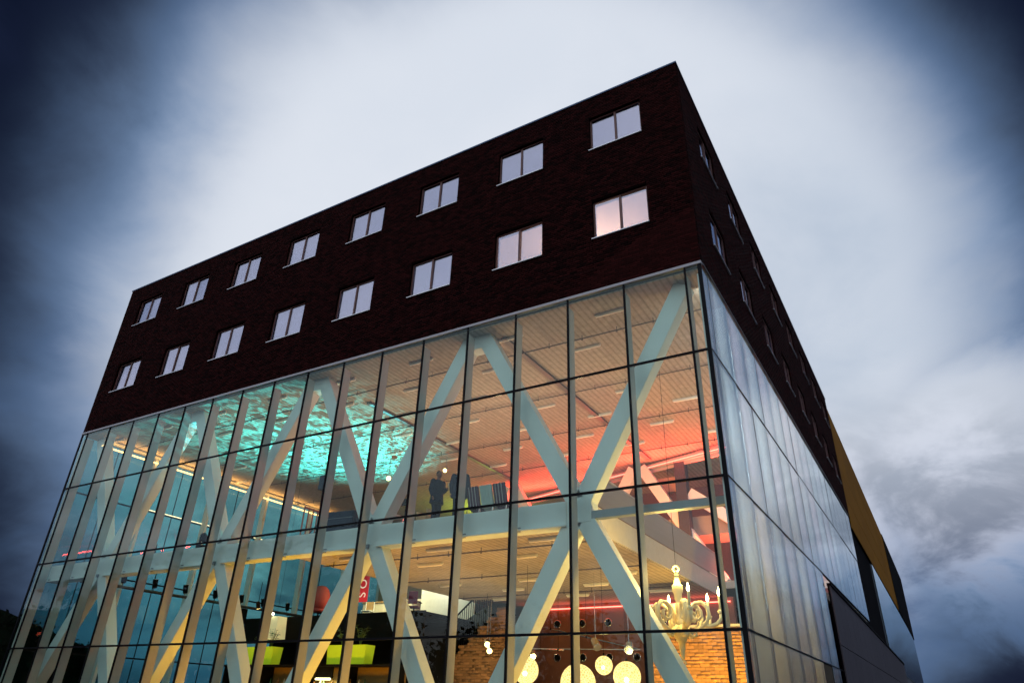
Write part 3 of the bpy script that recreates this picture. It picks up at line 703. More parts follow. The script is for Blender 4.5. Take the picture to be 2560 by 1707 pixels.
MB().box(0.005, 4.595, 0.0, 0.28, 0, 4.22).build('core', IMORT, t); MB().box(-.03, 4.63, -0.05, 0.30, 4.26, 4.34).build('coping', CREAM, t)
# black staircase with its barred side
st = thing('staircase', 'black staircase with barred side panel rising behind the brick steps', 'staircase', (-19.5, 11.35, 0))
for i in range(14):
    bx('tread', i * 0.46, i * 0.46 + 0.50, 0.0, 1.2, 0.50 + i * 0.365, 0.56 + i * 0.365, BLK, st)
MB().bar((0.0, 1.3, 0.4), (6.4, 1.3, 5.5), 0.30, 0.06).build('stringer', BLK, st)
MB().bar((0.0, 0.02, 2.0), (6.0, 0.02, 6.78), 0.06, 0.05).build('handrail', BLK, st)
me_ = MB().box(-0.012, 0.012, -0.012, 0.012, 0, 1.6).mesh('baluster', BLK)
for i in range(52):
    o = bpy.data.objects.new('baluster', me_); COL.objects.link(o); o.parent = st; o.location = (0.05 + i * 0.115, 0.02, 0.42 + i * 0.115 * 0.797)
MB().prism([(-0.0, 0.4), (6.0, 5.2), (6.0, 6.4), (3.6, 5.2), (0.0, 1.9)], 1.34, 1.38).build('side_panel', mat('charcoal_mesh_panel', (0.06, 0.065, 0.06), 0.7, var=0.3, scale=3), st)

# ------------------------------------------------------------------ spotlights, rails and stage lamps
WARMB = lampmat('spot_lens_warm', (1, 0.66, 0.26), 7)
def spot_can(label, loc, aim, stem_to=None, mm=None, on=True, sc_=1.0, group='ceiling spotlights', watts=0):
    t = thing('spotlight', label, 'spotlight', loc, 0, group); d = (Vector(aim) - Vector(loc)).normalized(); a = Vector((0, 0, 0)); mm = mm or STEELG
    MB().tube([a - d * 0.13 * sc_, a - d * 0.10 * sc_, a + d * 0.12 * sc_, a + d * 0.14 * sc_], [0.05 * sc_, 0.075 * sc_, 0.08 * sc_, 0.088 * sc_], 12).build('can', mm, t, False)
    MB().tube([a + d * 0.141 * sc_, a + d * 0.148 * sc_], [0.075 * sc_, 0.07 * sc_], 12).build('lens', WARMB if on else CHR, t)
    if stem_to is not None:
        MB().tube([(0, 0, 0.03 if stem_to > loc[2] else -0.03), (0, 0, stem_to - loc[2])], 0.012, 6).build('stem', mm, t)
    if watts: light('SPOT', 'spot_beam', Vector(loc) + d * 0.2, watts, (1, .72, .38), Vector(loc) + d * 3, 0.05, parent=t, cone=70)
    return t
spot_can('bright round spotlight on the ceiling left of the two men', (-18.3, 9.0, 11.4), tuple(CAM), CZ, on=True, sc_=1.5)
spot_can('warm lit spotlight hanging above the man holding a glass', (-15.6, 10.0, 11.75), (-12, 0, 6), CZ, on=True, sc_=1.3)
spot_can('unlit white spotlight hanging beside the lit one above the two men', (-15.0, 10.3, 11.75), (-15, 9, 8), CZ, WHITE, on=False, sc_=1.2)
# lighting bar along the left end wall
bar = thing('lighting_bar', 'long dark lighting bar running along the teal end windows', 'lighting bar', (-29.0, 1.4, 6.12))
MB().tube([(0, 0, 0), (0, 13.5, 0)], 0.07, 8).build('pipe', mat('dark_bar', (0.07, 0.055, 0.05), 0.5), bar)
for k in range(4): MB().bar((-.05, .6 + k * 4.1, 0), (-0.62, .6 + k * 4.1, 0), 0.05).build('bracket', BLK, bar)
for k, y in enumerate((3.6, 5.2, 6.9, 8.7, 10.4, 11.9, 13.7)):
    spot_can(f'black stage lamp standing on the lighting bar, {ORD[k]} from the facade', (-29.0, y, 6.48), (-29.0, y - .2, 8), 6.16, BLK, on=False, sc_=1.5, group='stage lamps on the bar')
spk = thing('hanging_speaker', 'black loudspeaker hanging from the lighting bar beside the green plant', 'loudspeaker', (-28.6, 10.2, 5.2))
MB().box(-0.25, 0.25, -0.25, 0.25, 0, 0.75).build('cabinet', BLK, spk, bevel=0.03); MB().box(-0.2, 0.2, -0.262, -0.251, 0.05, 0.7).build('grille', mat('speaker_grille', (0.03, 0.03, 0.03), 0.8), spk); MB().tube([(0, 0, .75), (-.4, 0, .95)], .02, 6).build('hanger', BLK, spk)
# moving heads on the front beam
def moving_head(x, label):
    t = thing('moving_head_lamp', label, 'stage lamp', (x, 0.75, 6.555), R(25), 'moving head lamps on the front beam')
    MB().box(-0.20, 0.20, -0.16, 0.16, 0, 0.13).build('base', BLK, t, bevel=0.02)
    MB().box(-0.19, -0.13, -0.05, 0.05, 0.13, 0.45).box(0.13, 0.19, -0.05, 0.05, 0.13, 0.45).build('yoke', BLK, t, bevel=0.01)
    MB().tube([(0, 0.10, 0.28), (0, 0.02, 0.36), (0, -0.16, 0.50)], [0.09, 0.13, 0.11], 14).build('head', BLK, t, True)
moving_head(-22.9, 'black moving head lamp on the white beam, second bay left of the brace node'); moving_head(-19.7, 'black moving head lamp on the white beam, nearest the brace node')
# thin tube trusses under the lower ceiling with spots
for k, (a, b) in enumerate((((-12.6, 12.6, 4.0), (-7.8, 7.0, 3.45)), ((-11.2, 11.8, 4.75), (-6.0, 9.4, 3.65)), ((-11.0, 9.0, 3.7), (-5.9, 9.3, 3.62)))):
    t = thing('lamp_rail', ['thin slanting lamp rail under the vents, nearest the brick steps', 'thin slanting lamp rail starting between the upper vents', 'thin level lamp rail crossing the other two'][k], 'lamp rail', a)
    v = Vector(b) - Vector(a); MB().tube([(0, 0, 0), v], 0.022, 6).build('tube', CHR, t)
    for f in (0.1, 0.5, 0.9):
        q = v * f; MB().tube([q, (q.x, q.y, SZ - a[2])], 0.006, 4).build('wire', BLK, t)
        MB().ball(q, 0.045, 8, 6).build('joint', BLK, t)
spot_can('glowing spotlight in front of the brick steps, upper of a pair', (-13.2, 10.6, 4.08), (-12, 9, 3.2), SZ, CHR, True, 1.5, watts=60)
spot_can('glowing spotlight in front of the brick steps, lower of a pair', (-13.0, 10.5, 3.82), (-12, 9, 3.0), SZ, CHR, True, 1.5, watts=60)
spot_can('small glowing spotlight above the leftmost globe lamp', (-10.2, 9.2, 3.5), (-9, 7, 2), SZ, CHR, True, 1.3, watts=60)
spot_can('chrome spotlight under the lamp rail between the upper and lower vents', (-6.6, 7.0, 3.65), (-6, 6.4, 3), SZ, CHR, False, 1.6)
spot_can('blue-tinted chrome spotlight above the smallest globe lamp', (-5.1, 6.2, 3.45), (-4.8, 5.2, 2.9), SZ, mat('blue_chrome', (0.35, 0.5, 0.7), 0.25, 0.8), False, 1.6)

# ------------------------------------------------------------------ back bar with planters
bb = thing('back_bar', 'tall black back bar cabinet carrying the lime planters', 'cabinet', (-21.4, 4.2, 0))
MB().box(0, 8.6, 0, 0.7, 0, 2.12).build('carcass', BLK, bb); MB().box(-.05, 8.65, -0.05, 0.75, 2.80, 2.87).build('top', BLK, bb)
MB().box(0, 8.6, 0.62, 0.7, 2.12, 2.80).build('back_panel', mat('ochre_back_panel', (0.30, 0.18, 0.05), 0.6), bb)
for x in (0, 2.1, 4.3, 6.4, 8.55): MB().box(x, x + .05, 0, 0.62, 2.12, 2.80).build('divider', BLK, bb)
BOTT = [mat('bottle_green', (0.04, 0.14, 0.05), 0.15), mat('bottle_amber', (0.30, 0.13, 0.02), 0.15), mat('bottle_clear', (0.5, 0.5, 0.45), 0.1)]
bme = [MB().lathe([(0.035, 0), (0.038, 0.02), (0.038, 0.17), (0.014, 0.22), (0.013, 0.29)], 10).mesh('bottle', m_, True) for m_ in BOTT]
for i in range(16):
    o = bpy.data.objects.new('bottle', bme[i % 3]); COL.objects.link(o); o.location = (-18.9 + i * 0.31 + rng.uniform(-.08, .08), 4.45, 2.12)
    tag(o, 'small bottle standing on the shelf of the back bar', 'bottle', 'bottles on the back bar')
sh = thing('shelf_lamp', 'glowing slim lamp lying on the back bar shelf below the wide planter', 'lamp', (-16.1, 4.3, 2.4))
MB().tube([(-0.35, 0, 0), (0.35, 0, 0)], 0.03, 8).build('tube', lampmat('shelf_glow', (1, .82, .45), 12), sh); MB().box(-.4, .4, .02, .08, 0.03, 0.40).build('bracket', BLK, sh)
light('AREA', 'shelf_light', (-16.1, 4.25, 2.35), 25, (1, .75, .3), (-16.1, 4.5, 0.0), .6, parent=sh)
LIME = mat('lime_planter', (0.46, 0.66, 0.02), 0.35, var=0.05, emit=(0.50, 0.72, 0.02), es=0.22)  # faint glow added to the tubs, in place of light on them
LEAF = mat('leaf_green', (0.07, 0.14, 0.02), 0.5, rnd=0.2, island=0.4)
def planter(x0, x1, label, plants, seed):
    rr = random.Random(seed); w = x1 - x0
    t = thing('planter', label, 'planter', (x0, 4.35, 2.872), 0, 'lime planters on the back bar'); h = 0.64
    o = MB(); o.add([(0.04, 0.03, 0), (w - .04, .03, 0), (w - .04, .47, 0), (.04, .47, 0), (0, 0, h), (w, 0, h), (w, .5, h), (0, .5, h)], [(0, 3, 2, 1), (0, 1, 5, 4), (1, 2, 6, 5), (2, 3, 7, 6), (3, 0, 4, 7)])
    o.add([(.03, .03, h - .05), (w - .03, .03, h - .05), (w - .03, .47, h - .05), (.03, .47, h - .05)], [(0, 1, 2, 3)]); o.build('tub', LIME, t)
    MB().box(.03, w - .03, .03, .47, h - .045, h - .03).build('soil', mat('soil', (.02, .015, .01), .9), t)
    for px in plants:
        pl = thing('potted_plant', f'leafy green plant, {"left" if px == plants[0] else "right"} one in the {"left" if x0 < -18 else "right"} lime planter', 'plant', (x0 + px, 4.6, 2.872 + h - .03))
        stem = MB(); lv = MB()
        for k in range(9):
            a = rr.uniform(0, 6.28); hh = rr.uniform(.25, .75); tip = Vector((math.cos(a) * rr.uniform(.1, .3), math.sin(a) * .18, hh)); stem.tube([(0, 0, 0), tip * .5 + Vector((0, 0, .05)), tip], [.012, .009, .005], 5)
            for q in range(5):
                b = rr.uniform(0, 6.28); d = Vector((math.cos(b), math.sin(b), rr.uniform(-.3, .6))).normalized(); s_ = d.cross(Vector((0, 0, 1))).normalized(); p = tip * rr.uniform(.5, 1); ln = rr.uniform(.10, .2)
                lv.add([p, p + d * ln * .5 + s_ * ln * .22 + Vector((0, 0, .01)), p + d * ln, p + d * ln * .5 - s_ * ln * .22 + Vector((0, 0, .01))], [(0, 1, 2, 3)])
        stem.build('stem', mat('stem_green', (.06, .10, .02), .6), pl); lv.build('foliage', LEAF, pl)
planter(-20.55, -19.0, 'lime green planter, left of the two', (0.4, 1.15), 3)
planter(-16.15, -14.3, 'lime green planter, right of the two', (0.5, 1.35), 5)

for k, x in enumerate((-19.8, -15.2)): spot_can(('glowing spotlight above the left lime planter', 'glowing spotlight above the right lime planter')[k], (x, 3.9, 5.0), (x, 4.45, 3.4), 5.86, BLK, True, 1.0, watts=70)
# ------------------------------------------------------------------ mezzanine furniture
REDC = mat('red_upholstery', (0.48, 0.055, 0.045), 0.7, bump=0.15, scale=30)
eg = thing('egg_chair', 'red rounded egg chair on the mezzanine by the teal windows', 'chair', (-23.3, 10.6, 5.2), R(-20))
prof = [(0.12, 0.42), (0.34, 0.50), (0.48, 0.72), (0.52, 1.00), (0.50, 1.28), (0.40, 1.52), (0.22, 1.66), (0.02, 1.70)]
sh_ = MB(); nn = 22
for i, (r, z) in enumerate(prof):
    for k in range(nn):
        a = R(20 + 320 * k / (nn - 1)) ; sh_.v.append((r * math.sin(a) * 1.0, -r * math.cos(a) * 0.9, z))
for i in range(len(prof) - 1):
    for k in range(nn - 1): sh_.f.append((i * nn + k, i * nn + k + 1, (i + 1) * nn + k + 1, (i + 1) * nn + k))
o = sh_.build('shell', REDC, eg, True); md = o.modifiers.new('thick', 'SOLIDIFY'); md.thickness = 0.06
MB().lathe([(0.05, 0.40), (0.36, 0.46), (0.40, 0.56), (0.30, 0.62), (0.02, 0.63)], 18).build('seat', REDC, eg, True); MB().lathe([(0.28, 0), (0.27, .03), (0.05, .06), (0.04, .42)], 16).build('foot', CHR, eg, True)
cnt = thing('counter', 'cream lit counter on the mezzanine in front of the red banner', 'counter', (-22.2, 12.6, 5.2))
MB().box(0, 3.2, 0, 0.7, 0, 1.05).build('front', CREAM, cnt, bevel=.01); MB().box(-.05, 3.25, -.06, .76, 1.05, 1.10).build('top', mat('oak_top', (.35, .22, .1), .5), cnt)
wc = thing('white_chair', 'white framed chair with tan back in front of the cream counter', 'chair', (-20.6, 11.2, 5.2), R(15))
MB().box(-.24, .24, -.24, .24, .43, .47).build('seat', WHITE, wc, bevel=.01); MB().add([(-.2, .22, .55), (.2, .22, .55), (.2, .26, .92), (-.2, .26, .92), (-.2, .25, .55), (.2, .25, .55), (.2, .29, .92), (-.2, .29, .92)], [(0, 1, 2, 3), (7, 6, 5, 4), (0, 4, 5, 1), (1, 5, 6, 2), (2, 6, 7, 3), (3, 7, 4, 0)]).build('backrest', mat('tan_plywood', (.40, .24, .1), .5), wc)
for x, y in ((-.22, -.22), (.22, -.22), (-.22, .22), (.22, .22)): MB().box(x - .015, x + .015, y - .015, y + .015, 0, .43 if y < 0 else .9).build('leg', WHITE, wc)
PURP = mat('magenta_upholstery', (.22, .025, .075), .7)
oc = thing('office_chair', 'dark magenta office chair on the mezzanine beside the white partition', 'chair', (-17.5, 10.9, 5.2), R(200))
MB().box(-.25, .25, -.25, .25, .44, .52).build('seat', PURP, oc, bevel=.03); MB().box(-.22, .22, .22, .29, .60, 1.15).build('backrest', PURP, oc, bevel=.03)
MB().tube([(0, 0, .08), (0, 0, .44)], .03, 8).build('column', BLK, oc)
for k in range(5): MB().bar((0, 0, .08), (.3 * math.cos(k * 1.2566), .3 * math.sin(k * 1.2566), .05), .04).build('foot', BLK, oc)
for s in (-1, 1): MB().box(s * .30 - .025, s * .30 + .025, -.15, .15, .66, .70).box(s * .30 - .015, s * .30 + .015, -.02, .02, .48, .66).build('armrest', BLK, oc)
pt = thing('partition_screen', 'white partition screen behind the magenta office chair', 'partition', (-18.6, 12.8, 5.2)); MB().box(0, 3.2, 0, .06, .05, 1.75).build('board', mat('white_board', (.68, .66, .58), .7), pt); MB().box(.1, .16, -.2, .26, 0, .05).box(3.0, 3.06, -.2, .26, 0, .05).build('foot', BLK, pt)
# red banner with white letters
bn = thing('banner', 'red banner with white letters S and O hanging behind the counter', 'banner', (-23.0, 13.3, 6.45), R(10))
MB().box(-.35, .35, -.012, .0, 0, 1.35).build('cloth', mat('red_banner', (.55, .02, .04), .7, emit=(.8, .02, .05), es=.08), bn)  # cloth emits faintly though it is no lamp, brightness added to its colour
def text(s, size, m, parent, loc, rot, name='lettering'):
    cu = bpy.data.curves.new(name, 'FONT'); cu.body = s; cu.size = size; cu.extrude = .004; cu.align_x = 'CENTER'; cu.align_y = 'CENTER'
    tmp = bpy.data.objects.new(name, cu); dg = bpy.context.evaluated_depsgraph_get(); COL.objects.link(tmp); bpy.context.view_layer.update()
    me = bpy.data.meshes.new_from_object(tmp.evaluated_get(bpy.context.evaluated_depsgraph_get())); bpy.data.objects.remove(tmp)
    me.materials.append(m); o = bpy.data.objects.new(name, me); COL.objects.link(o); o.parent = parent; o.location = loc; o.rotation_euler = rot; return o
LETW = mat('white_print', (.85, .75, .72), .6, emit=(1, .7, .7), es=.3)  # letters glow faintly too, by emission added to the print
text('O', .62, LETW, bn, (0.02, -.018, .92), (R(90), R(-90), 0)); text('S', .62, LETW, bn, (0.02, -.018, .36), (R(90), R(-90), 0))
MB().tube([(-.4, -.005, 1.36), (.4, -.005, 1.36)], .02, 6).build('pole', WHITE, bn); MB().tube([(0, 0, 1.37), (0, 0, CZ - 6.45)], .006, 4).build('wire', BLK, bn)
ls = thing('lamp_shade_box', 'large square cream lamp shade glowing above the bar near the plants', 'lamp', (-23.5, 8.2, 4.2))
MB().add([(-.48, -.3, 0), (.48, -.3, 0), (.48, .3, 0), (-.48, .3, 0), (-.42, -.26, .95), (.42, -.26, .95), (.42, .26, .95), (-.42, .26, .95)], [(0, 1, 5, 4), (1, 2, 6, 5), (2, 3, 7, 6), (3, 0, 4, 7)]).build('shade', mat('cream_shade', (.8, .7, .45), .8, emit=(1, .72, .34), es=.42), ls)
MB().tube([(0, 0, .95), (0, 0, CZ - 4.2)], .008, 4).build('cord', BLK, ls); MB().ball((.1, -.34, 1.05), .05, 10, 7).build('bulb', BULB, ls)

# ------------------------------------------------------------------ first floor furniture
ac = thing('armchair', 'dark navy low armchair seen from behind at the floor edge', 'armchair', (-13.5, 1.45, 6.6), R(4))
MB().box(-.62, .62, -.14, .12, .18, .86).build('backrest', NAVY, ac, bevel=.07); MB().box(-.60, .60, .12, .75, .16, .44).build('seat', NAVY, ac, bevel=.05)
for s in (-1, 1): MB().box(s * .62 - .09, s * .62 + .09, .0, .75, .16, .62).build('armrest', NAVY, ac, bevel=.05)
for x, y in ((-.55, -.05), (.55, -.05), (-.55, .65), (.55, .65)): MB().tube([(x, y, 0), (x, y, .17)], .025, 8).build('leg', CHR, ac)
MB().box(-.60, .60, -.152, -.141, .60, .612).build('piping', mat('grey_piping', (.25, .28, .32), .6), ac)
sp = thing('loudspeaker', 'dark blue-grey loudspeaker on a tall pole beside the armchair', 'loudspeaker', (-14.45, 1.35, 6.6))
MB().box(-.17, .17, -.17, .17, 1.70, 2.22).build('cabinet', mat('blue_grey_box', (.03, .045, .075), .6), sp, bevel=.02); MB().tube([(0, 0, .15), (0, 0, 1.7)], .018, 8).build('pole', STEELG, sp)
MB().box(-.03, .03, -.03, .03, 1.0, 1.1).build('clamp', BLK, sp)
for k in range(3): MB().bar((0, 0, .55), (.42 * math.cos(k * 2.094 + .5), .42 * math.sin(k * 2.094 + .5), .02), .025).build('leg', BLK, sp)
VIOL = mat('purple_upholstery', (.055, .018, .055), .8, bump=.2, scale=30); TEALU = mat('pale_teal_upholstery', (.45, .60, .55), .8); STRW = mat('white_piping', (.7, .68, .66), .5)
for k, (x, m_, lab) in enumerate(((-7.98, VIOL, 'dark purple armchair with white piping, left of three in a row'), (-7.50, TEALU, 'pale teal armchair between two dark purple ones'), (-7.02, VIOL, 'dark purple armchair with white piping, right of three in a row'))):
    t = thing('lounge_chair', lab, 'chair', (x - .1, 1.55, 6.6), R(-4), 'row of three lounge chairs')
    MB().add([(-.22, -.02, .38), (.22, -.02, .38), (.22, .10, .38), (-.22, .10, .38), (-.23, -.20, 1.04), (.23, -.20, 1.04), (.23, -.12, 1.04), (-.23, -.12, 1.04)], [(0, 3, 2, 1), (4, 5, 6, 7), (0, 1, 5, 4), (1, 2, 6, 5), (2, 3, 7, 6), (3, 0, 4, 7)]).build('backrest', m_, t, bevel=.03)
    MB().box(-.22, .22, .10, .62, .34, .44).build('seat', m_, t, bevel=.03)
    for s in (-.11, .0, .11): MB().bar((s, -.035, .40), (s, -.205, 1.02), .012, .012, (1, 0, 0)).build('piping', STRW if m_ is VIOL else TEALU, t)
    for s in (-1, 1):
        MB().tube([(s * .235, .5, 0), (s * .235, .52, .35), (s * .235, .42, .52), (s * .235, .1, .55), (s * .235, -.04, .42), (s * .235, -.10, 0)], .014, 6).build('arm_leg', CHR, t)
tb = thing('tub_chair', 'beige tub chair behind the standing man on the left', 'chair', (-10.75, 2.5, 6.6), R(160))
o = MB()
for i, z in enumerate((.40, .60, .84)):
    for k in range(13):
        a = R(-20 + 220 * k / 12); r = .30 + .03 * i; o.v.append((r * math.cos(a), -r * math.sin(a), z))
for i in range(2):
    for k in range(12): o.f.append((i * 13 + k, i * 13 + k + 1, (i + 1) * 13 + k + 1, (i + 1) * 13 + k))
q_ = o.build('shell', mat('beige_shell', (.55, .45, .25), .6), tb, True); md = q_.modifiers.new('t', 'SOLIDIFY'); md.thickness = .04
MB().lathe([(.05, .38), (.29, .40), (.30, .46), (.03, .48)], 16).build('seat', MATS['beige_shell'], tb, True)
for k in range(4): MB().bar((.08 * math.cos(k * 1.571 + .78), .08 * math.sin(k * 1.571 + .78), .39), (.26 * math.cos(k * 1.571 + .78), .26 * math.sin(k * 1.571 + .78), 0), .025).build('leg', CHR, tb)
ms_ = thing('music_stand', 'black music stand behind a post left of the two men', 'stand', (-11.35, 2.2, 6.6))
MB().tube([(0, 0, .3), (0, 0, 1.05)], .012, 6).build('pole', BLK, ms_); MB().add([(-.25, -.1, 1.0), (.25, -.1, 1.0), (.25, .06, 1.28), (-.25, .06, 1.28), (-.25, -.08, .99), (.25, -.08, .99), (.25, .08, 1.27), (-.25, .08, 1.27)], [(0, 1, 2, 3), (7, 6, 5, 4), (0, 4, 5, 1), (1, 5, 6, 2), (2, 6, 7, 3), (3, 7, 4, 0)]).build('desk', BLK, ms_)
for k in range(3): MB().bar((0, 0, .3), (.3 * math.cos(k * 2.094), .3 * math.sin(k * 2.094), .01), .02).build('leg', CHR, ms_)
wt = thing('drinks_table', 'white drinks table with glasses left of the standing men', 'table', (-12.3, 2.3, 6.6))
MB().box(-.6, .6, -.35, .35, .72, .76).build('top', WHITE, wt); MB().box(-.57, .57, -.33, -.31, .2, .72).build('front_cloth', WHITE, wt)
for x, y in ((-.55, -.3), (.55, -.3), (-.55, .3), (.55, .3)): MB().box(x - .02, x + .02, y - .02, y + .02, 0, .72).build('leg', CHR, wt)
gme = MB().lathe([(.03, 0), (.03, .006), (.006, .01), (.006, .08), (.03, .12), (.036, .17), (.03, .22)], 10).mesh('wine_glass', mat('drink_glass', (.75, .62, .35), .1), True)
for i in range(6):
    o = bpy.data.objects.new('wine_glass', gme); COL.objects.link(o); o.location = (-12.75 + .18 * i, 2.15 + .12 * (i % 2), 7.36); tag(o, 'stemmed glass standing on the white drinks table', 'glass', 'glasses on the drinks table')

# ------------------------------------------------------------------ the two men
COAT = mat('navy_coat', (.010, .020, .048), .9, var=.2, scale=20, spec=.05); TROU = mat('dark_trousers', (.008, .014, .032), .9, spec=.05); SKIN = mat('skin', (.20, .10, .07), .6); HAIR = mat('dark_hair', (.02, .015, .012), .7); SHOE = mat('black_shoe', (.01, .01, .01), .4)
def remesh(o, s):
    m_ = o.modifiers.new('remesh', 'REMESH'); m_.mode = 'VOXEL'; m_.voxel_size = s; m_.use_smooth_shade = True
    k = o.modifiers.new('soft', 'SMOOTH'); k.factor = .5; k.iterations = 4
def person(label, loc, rz, holds, hair):
    """standing, facing local -Y... coat to mid-thigh; one forearm raised when holding a glass"""
    t = thing('person', label, 'person', loc, rz, 'men talking on the first floor')
    b = MB()   # body: one continuous skin under the clothes
    b.ball((0, -.03, 1.645), (.078, .098, .118)); b.ball((0, -.085, 1.60), (.055, .05, .06)); b.tube([(0, -.125, 1.655), (0, -.150, 1.625), (0, -.128, 1.61)], [.014, .02, .014], 6)
    for s in (-1, 1): b.ball((s * .08, -.015, 1.635), (.014, .025, .032), 8, 6)
    b.tube([(0, .01, 1.40), (0, 0, 1.50), (0, -.015, 1.58)], [.075, .062, .06], 10)
    b.tube([(0, .02, .92), (0, .02, 1.1), (0, .01, 1.3), (0, .01, 1.43)], [.15, .14, .17, .11], 12, (1.15, .75), up=(1, 0, 0))
    elb = {}
    for s in (-1, 1):
        sh0 = Vector((s * .20, .01, 1.40)); up_ = holds and s == 1
        el = Vector((s * .27, .04 if up_ else .03, 1.12)); wr = Vector((s * .16, -.26, 1.16)) if up_ else Vector((s * .26, -.08, .88)); elb[s] = (sh0, el, wr)
        b.tube([sh0, (sh0 + el) / 2, el, (el + wr) / 2, wr], [.06, .052, .043, .04, .03], 8)
        d = (wr - el).normalized(); pc = wr + d * .05; b.ball(pc, (.03, .035, .045), 8, 6)
        sd = d.cross(Vector((0, 0, 1)) if abs(d.z) < .8 else Vector((0, 1, 0))).normalized(); dn = d.cross(sd)
        for q, ln in zip((-1.5, -.5, .5, 1.5), (.062, .075, .07, .055)):
            base = pc + d * .035 + sd * q * .017; mid = base + d * ln * .5; b.tube([base, mid, mid + (d * .5 - dn * .8 * (1 if d.z < -.5 else -1)) .normalized() * ln * .5], [.010, .009, .007], 6)
        b.tube([pc + sd * .03, pc + sd * .052 + d * .02, pc + sd * .045 + d * .055], [.011, .010, .008], 6)
        hip = Vector((s * .09, .02, .92)); kn = Vector((s * .10, .0 + .02 * s, .50)); an = Vector((s * .105, .04 * s + .03, .08)); b.tube([hip, (hip + kn) / 2, kn, (kn + an) / 2 + Vector((0, .015, 0)), an], [.085, .075, .055, .055, .038], 10)
    o = b.build('body', SKIN, t, True); remesh(o, .011)
    c = MB(); c.tube([(0, .02, .70), (0, .025, .85), (0, .02, 1.02), (0, .01, 1.2), (0, .005, 1.34), (0, .01, 1.44), (0, .015, 1.475)], [.235, .215, .20, .215, .215, .15, .085], 20, (1.12, .74), up=(1, 0, 0))
    for s in (-1, 1):
        sh0, el, wr = elb[s]; c.ball(sh0, .085); c.tube([sh0, (sh0 + el) / 2, el, (el + wr) / 2, wr], [.088, .078, .07, .062, .052], 10)
    o = c.build('coat', COAT, t, True); remesh(o, .014)
    l = MB()
    for s in (-1, 1): l.tube([(s * .09, .02, .98), (s * .095, .01, .72), (s * .10, .02 * s, .48), (s * .105, .03 + .03 * s, .24), (s * .105, .03 + .04 * s, .05)], [.115, .10, .082, .075, .078], 12)
    l.ball((0, .02, .93), (.19, .13, .12)); o = l.build('trousers', TROU, t, True); remesh(o, .013)
    for s in (-1, 1): MB().ball((s * .105, -.04 + .04 * s, .04), (.05, .14, .045), 12, 7).build('shoe', SHOE, t, True)
    h = MB()
    if hair == 'short': h.ball((0, .005, 1.675), (.085, .095, .105))
    else: h.ball((0, .03, 1.64), (.084, .078, .085))
    o = h.build('hair', HAIR, t, True)
    if holds:
        wr = elb[1][2]; MB().lathe([(.03, 0), (.03, .005), (.006, .01), (.006, .07), (.032, .11), (.034, .17)], 10, (wr.x - .005, wr.y - .11, wr.z - .01)).build('wine_glass', mat('glass_of_wine', (.8, .75, .6), .1), t, True)
    return t
person('man in a long dark coat seen from the side, bowed head, holding a glass', (-9.50, 1.50, 6.6), R(75), True, 'short')
person('man in a dark coat partly hidden behind a white post', (-8.50, 1.30, 6.6), R(-150), False, 'short')

# ------------------------------------------------------------------ light of the place
WARM = (1.0, 0.64, 0.40)
def uplight(x, y, z, w, col, tgt, cone, label, size=0.25, blend=0.9):
    t = thing('uplighter', label, 'uplighter', (x, y, z), 0, 'floor uplighters')
    MB().lathe([(.14, 0), (.15, .02), (.06, .05), (.09, .2), (.12, .24)], 14).build('body', BLK, t); MB().lathe([(.10, .235), (.09, .245)], 14).build('lens', lampmat('uplight_lens', col, 4) if ('ul%s' % (col,)) not in MATS else MATS['ul%s' % (col,)], t)
    return light('SPOT', 'uplight_beam', (x, y, z + .3), w, col, tgt, size, parent=t, cone=cone, blend=blend)
for k, x in enumerate((-6.2, -9.8, -13.2)): uplight(x, 5.2, 6.6, (480, 620, 640)[k], WARM, (x, 6.2, 12), 165, f'small floor uplighter on the first floor, {ORD[k]} from the corner')
for k, x in enumerate((-6.5, -11.5)): uplight(x, 11.2, 6.6, 430, (1, .34, .13), (x, 11.5, 12), 160, f'small floor uplighter at the back of the first floor, {ORD[k]} from the corner')
light('AREA', 'red_cove_light', (-6.5, 14.3, 11.6), 700, (1, .045, .03), (-6.5, 13.4, 12.4), 7.5, size_y=.3)
light('AREA', 'red_cove_light', (-13.0, 16.4, 11.6), 650, (1, .045, .03), (-13.0, 15.5, 12.4), 6, size_y=.3)
light('AREA', 'red_back_light', (-4.0, 16.0, 7.2), 300, (1, .10, .05), (-6, 14.4, 11), 2)
light('AREA', 'orange_back_light', (-6.5, 12.6, 6.8), 430, (1, .27, .06), (-6.5, 15, 10), 1.5)
light('AREA', 'lime_light', (-19, 19, 10.6), 160, (.75, 1, .08), (-19, 18, 12.4), 2)
# warm LED line under the ceiling edge of the end wall, and on its upper transom
MB().box(LX + .50, LX + .56, .6, 15.5, 12.10, 12.16).build('led_line', lampmat('warm_led', (1, .55, .18), 4), B)
MB().box(LX + .08, LX + .11, 3.5, 12.0, T1 + .04, T1 + .07).build('led_line', lampmat('cream_led', (1, .75, .42), 2.5), B)
MB().box(LX + .62, LX + .95, .5, 16, 12.28, 12.34).build('led_ledge', CONC, B)
light('AREA', 'led_wash', (LX + 1.1, 8, 11.95), 170, (1, .48, .14), (LX + 1.6, 8, 12.4), 15, size_y=.15).rotation_euler = (R(180), 0, R(90))
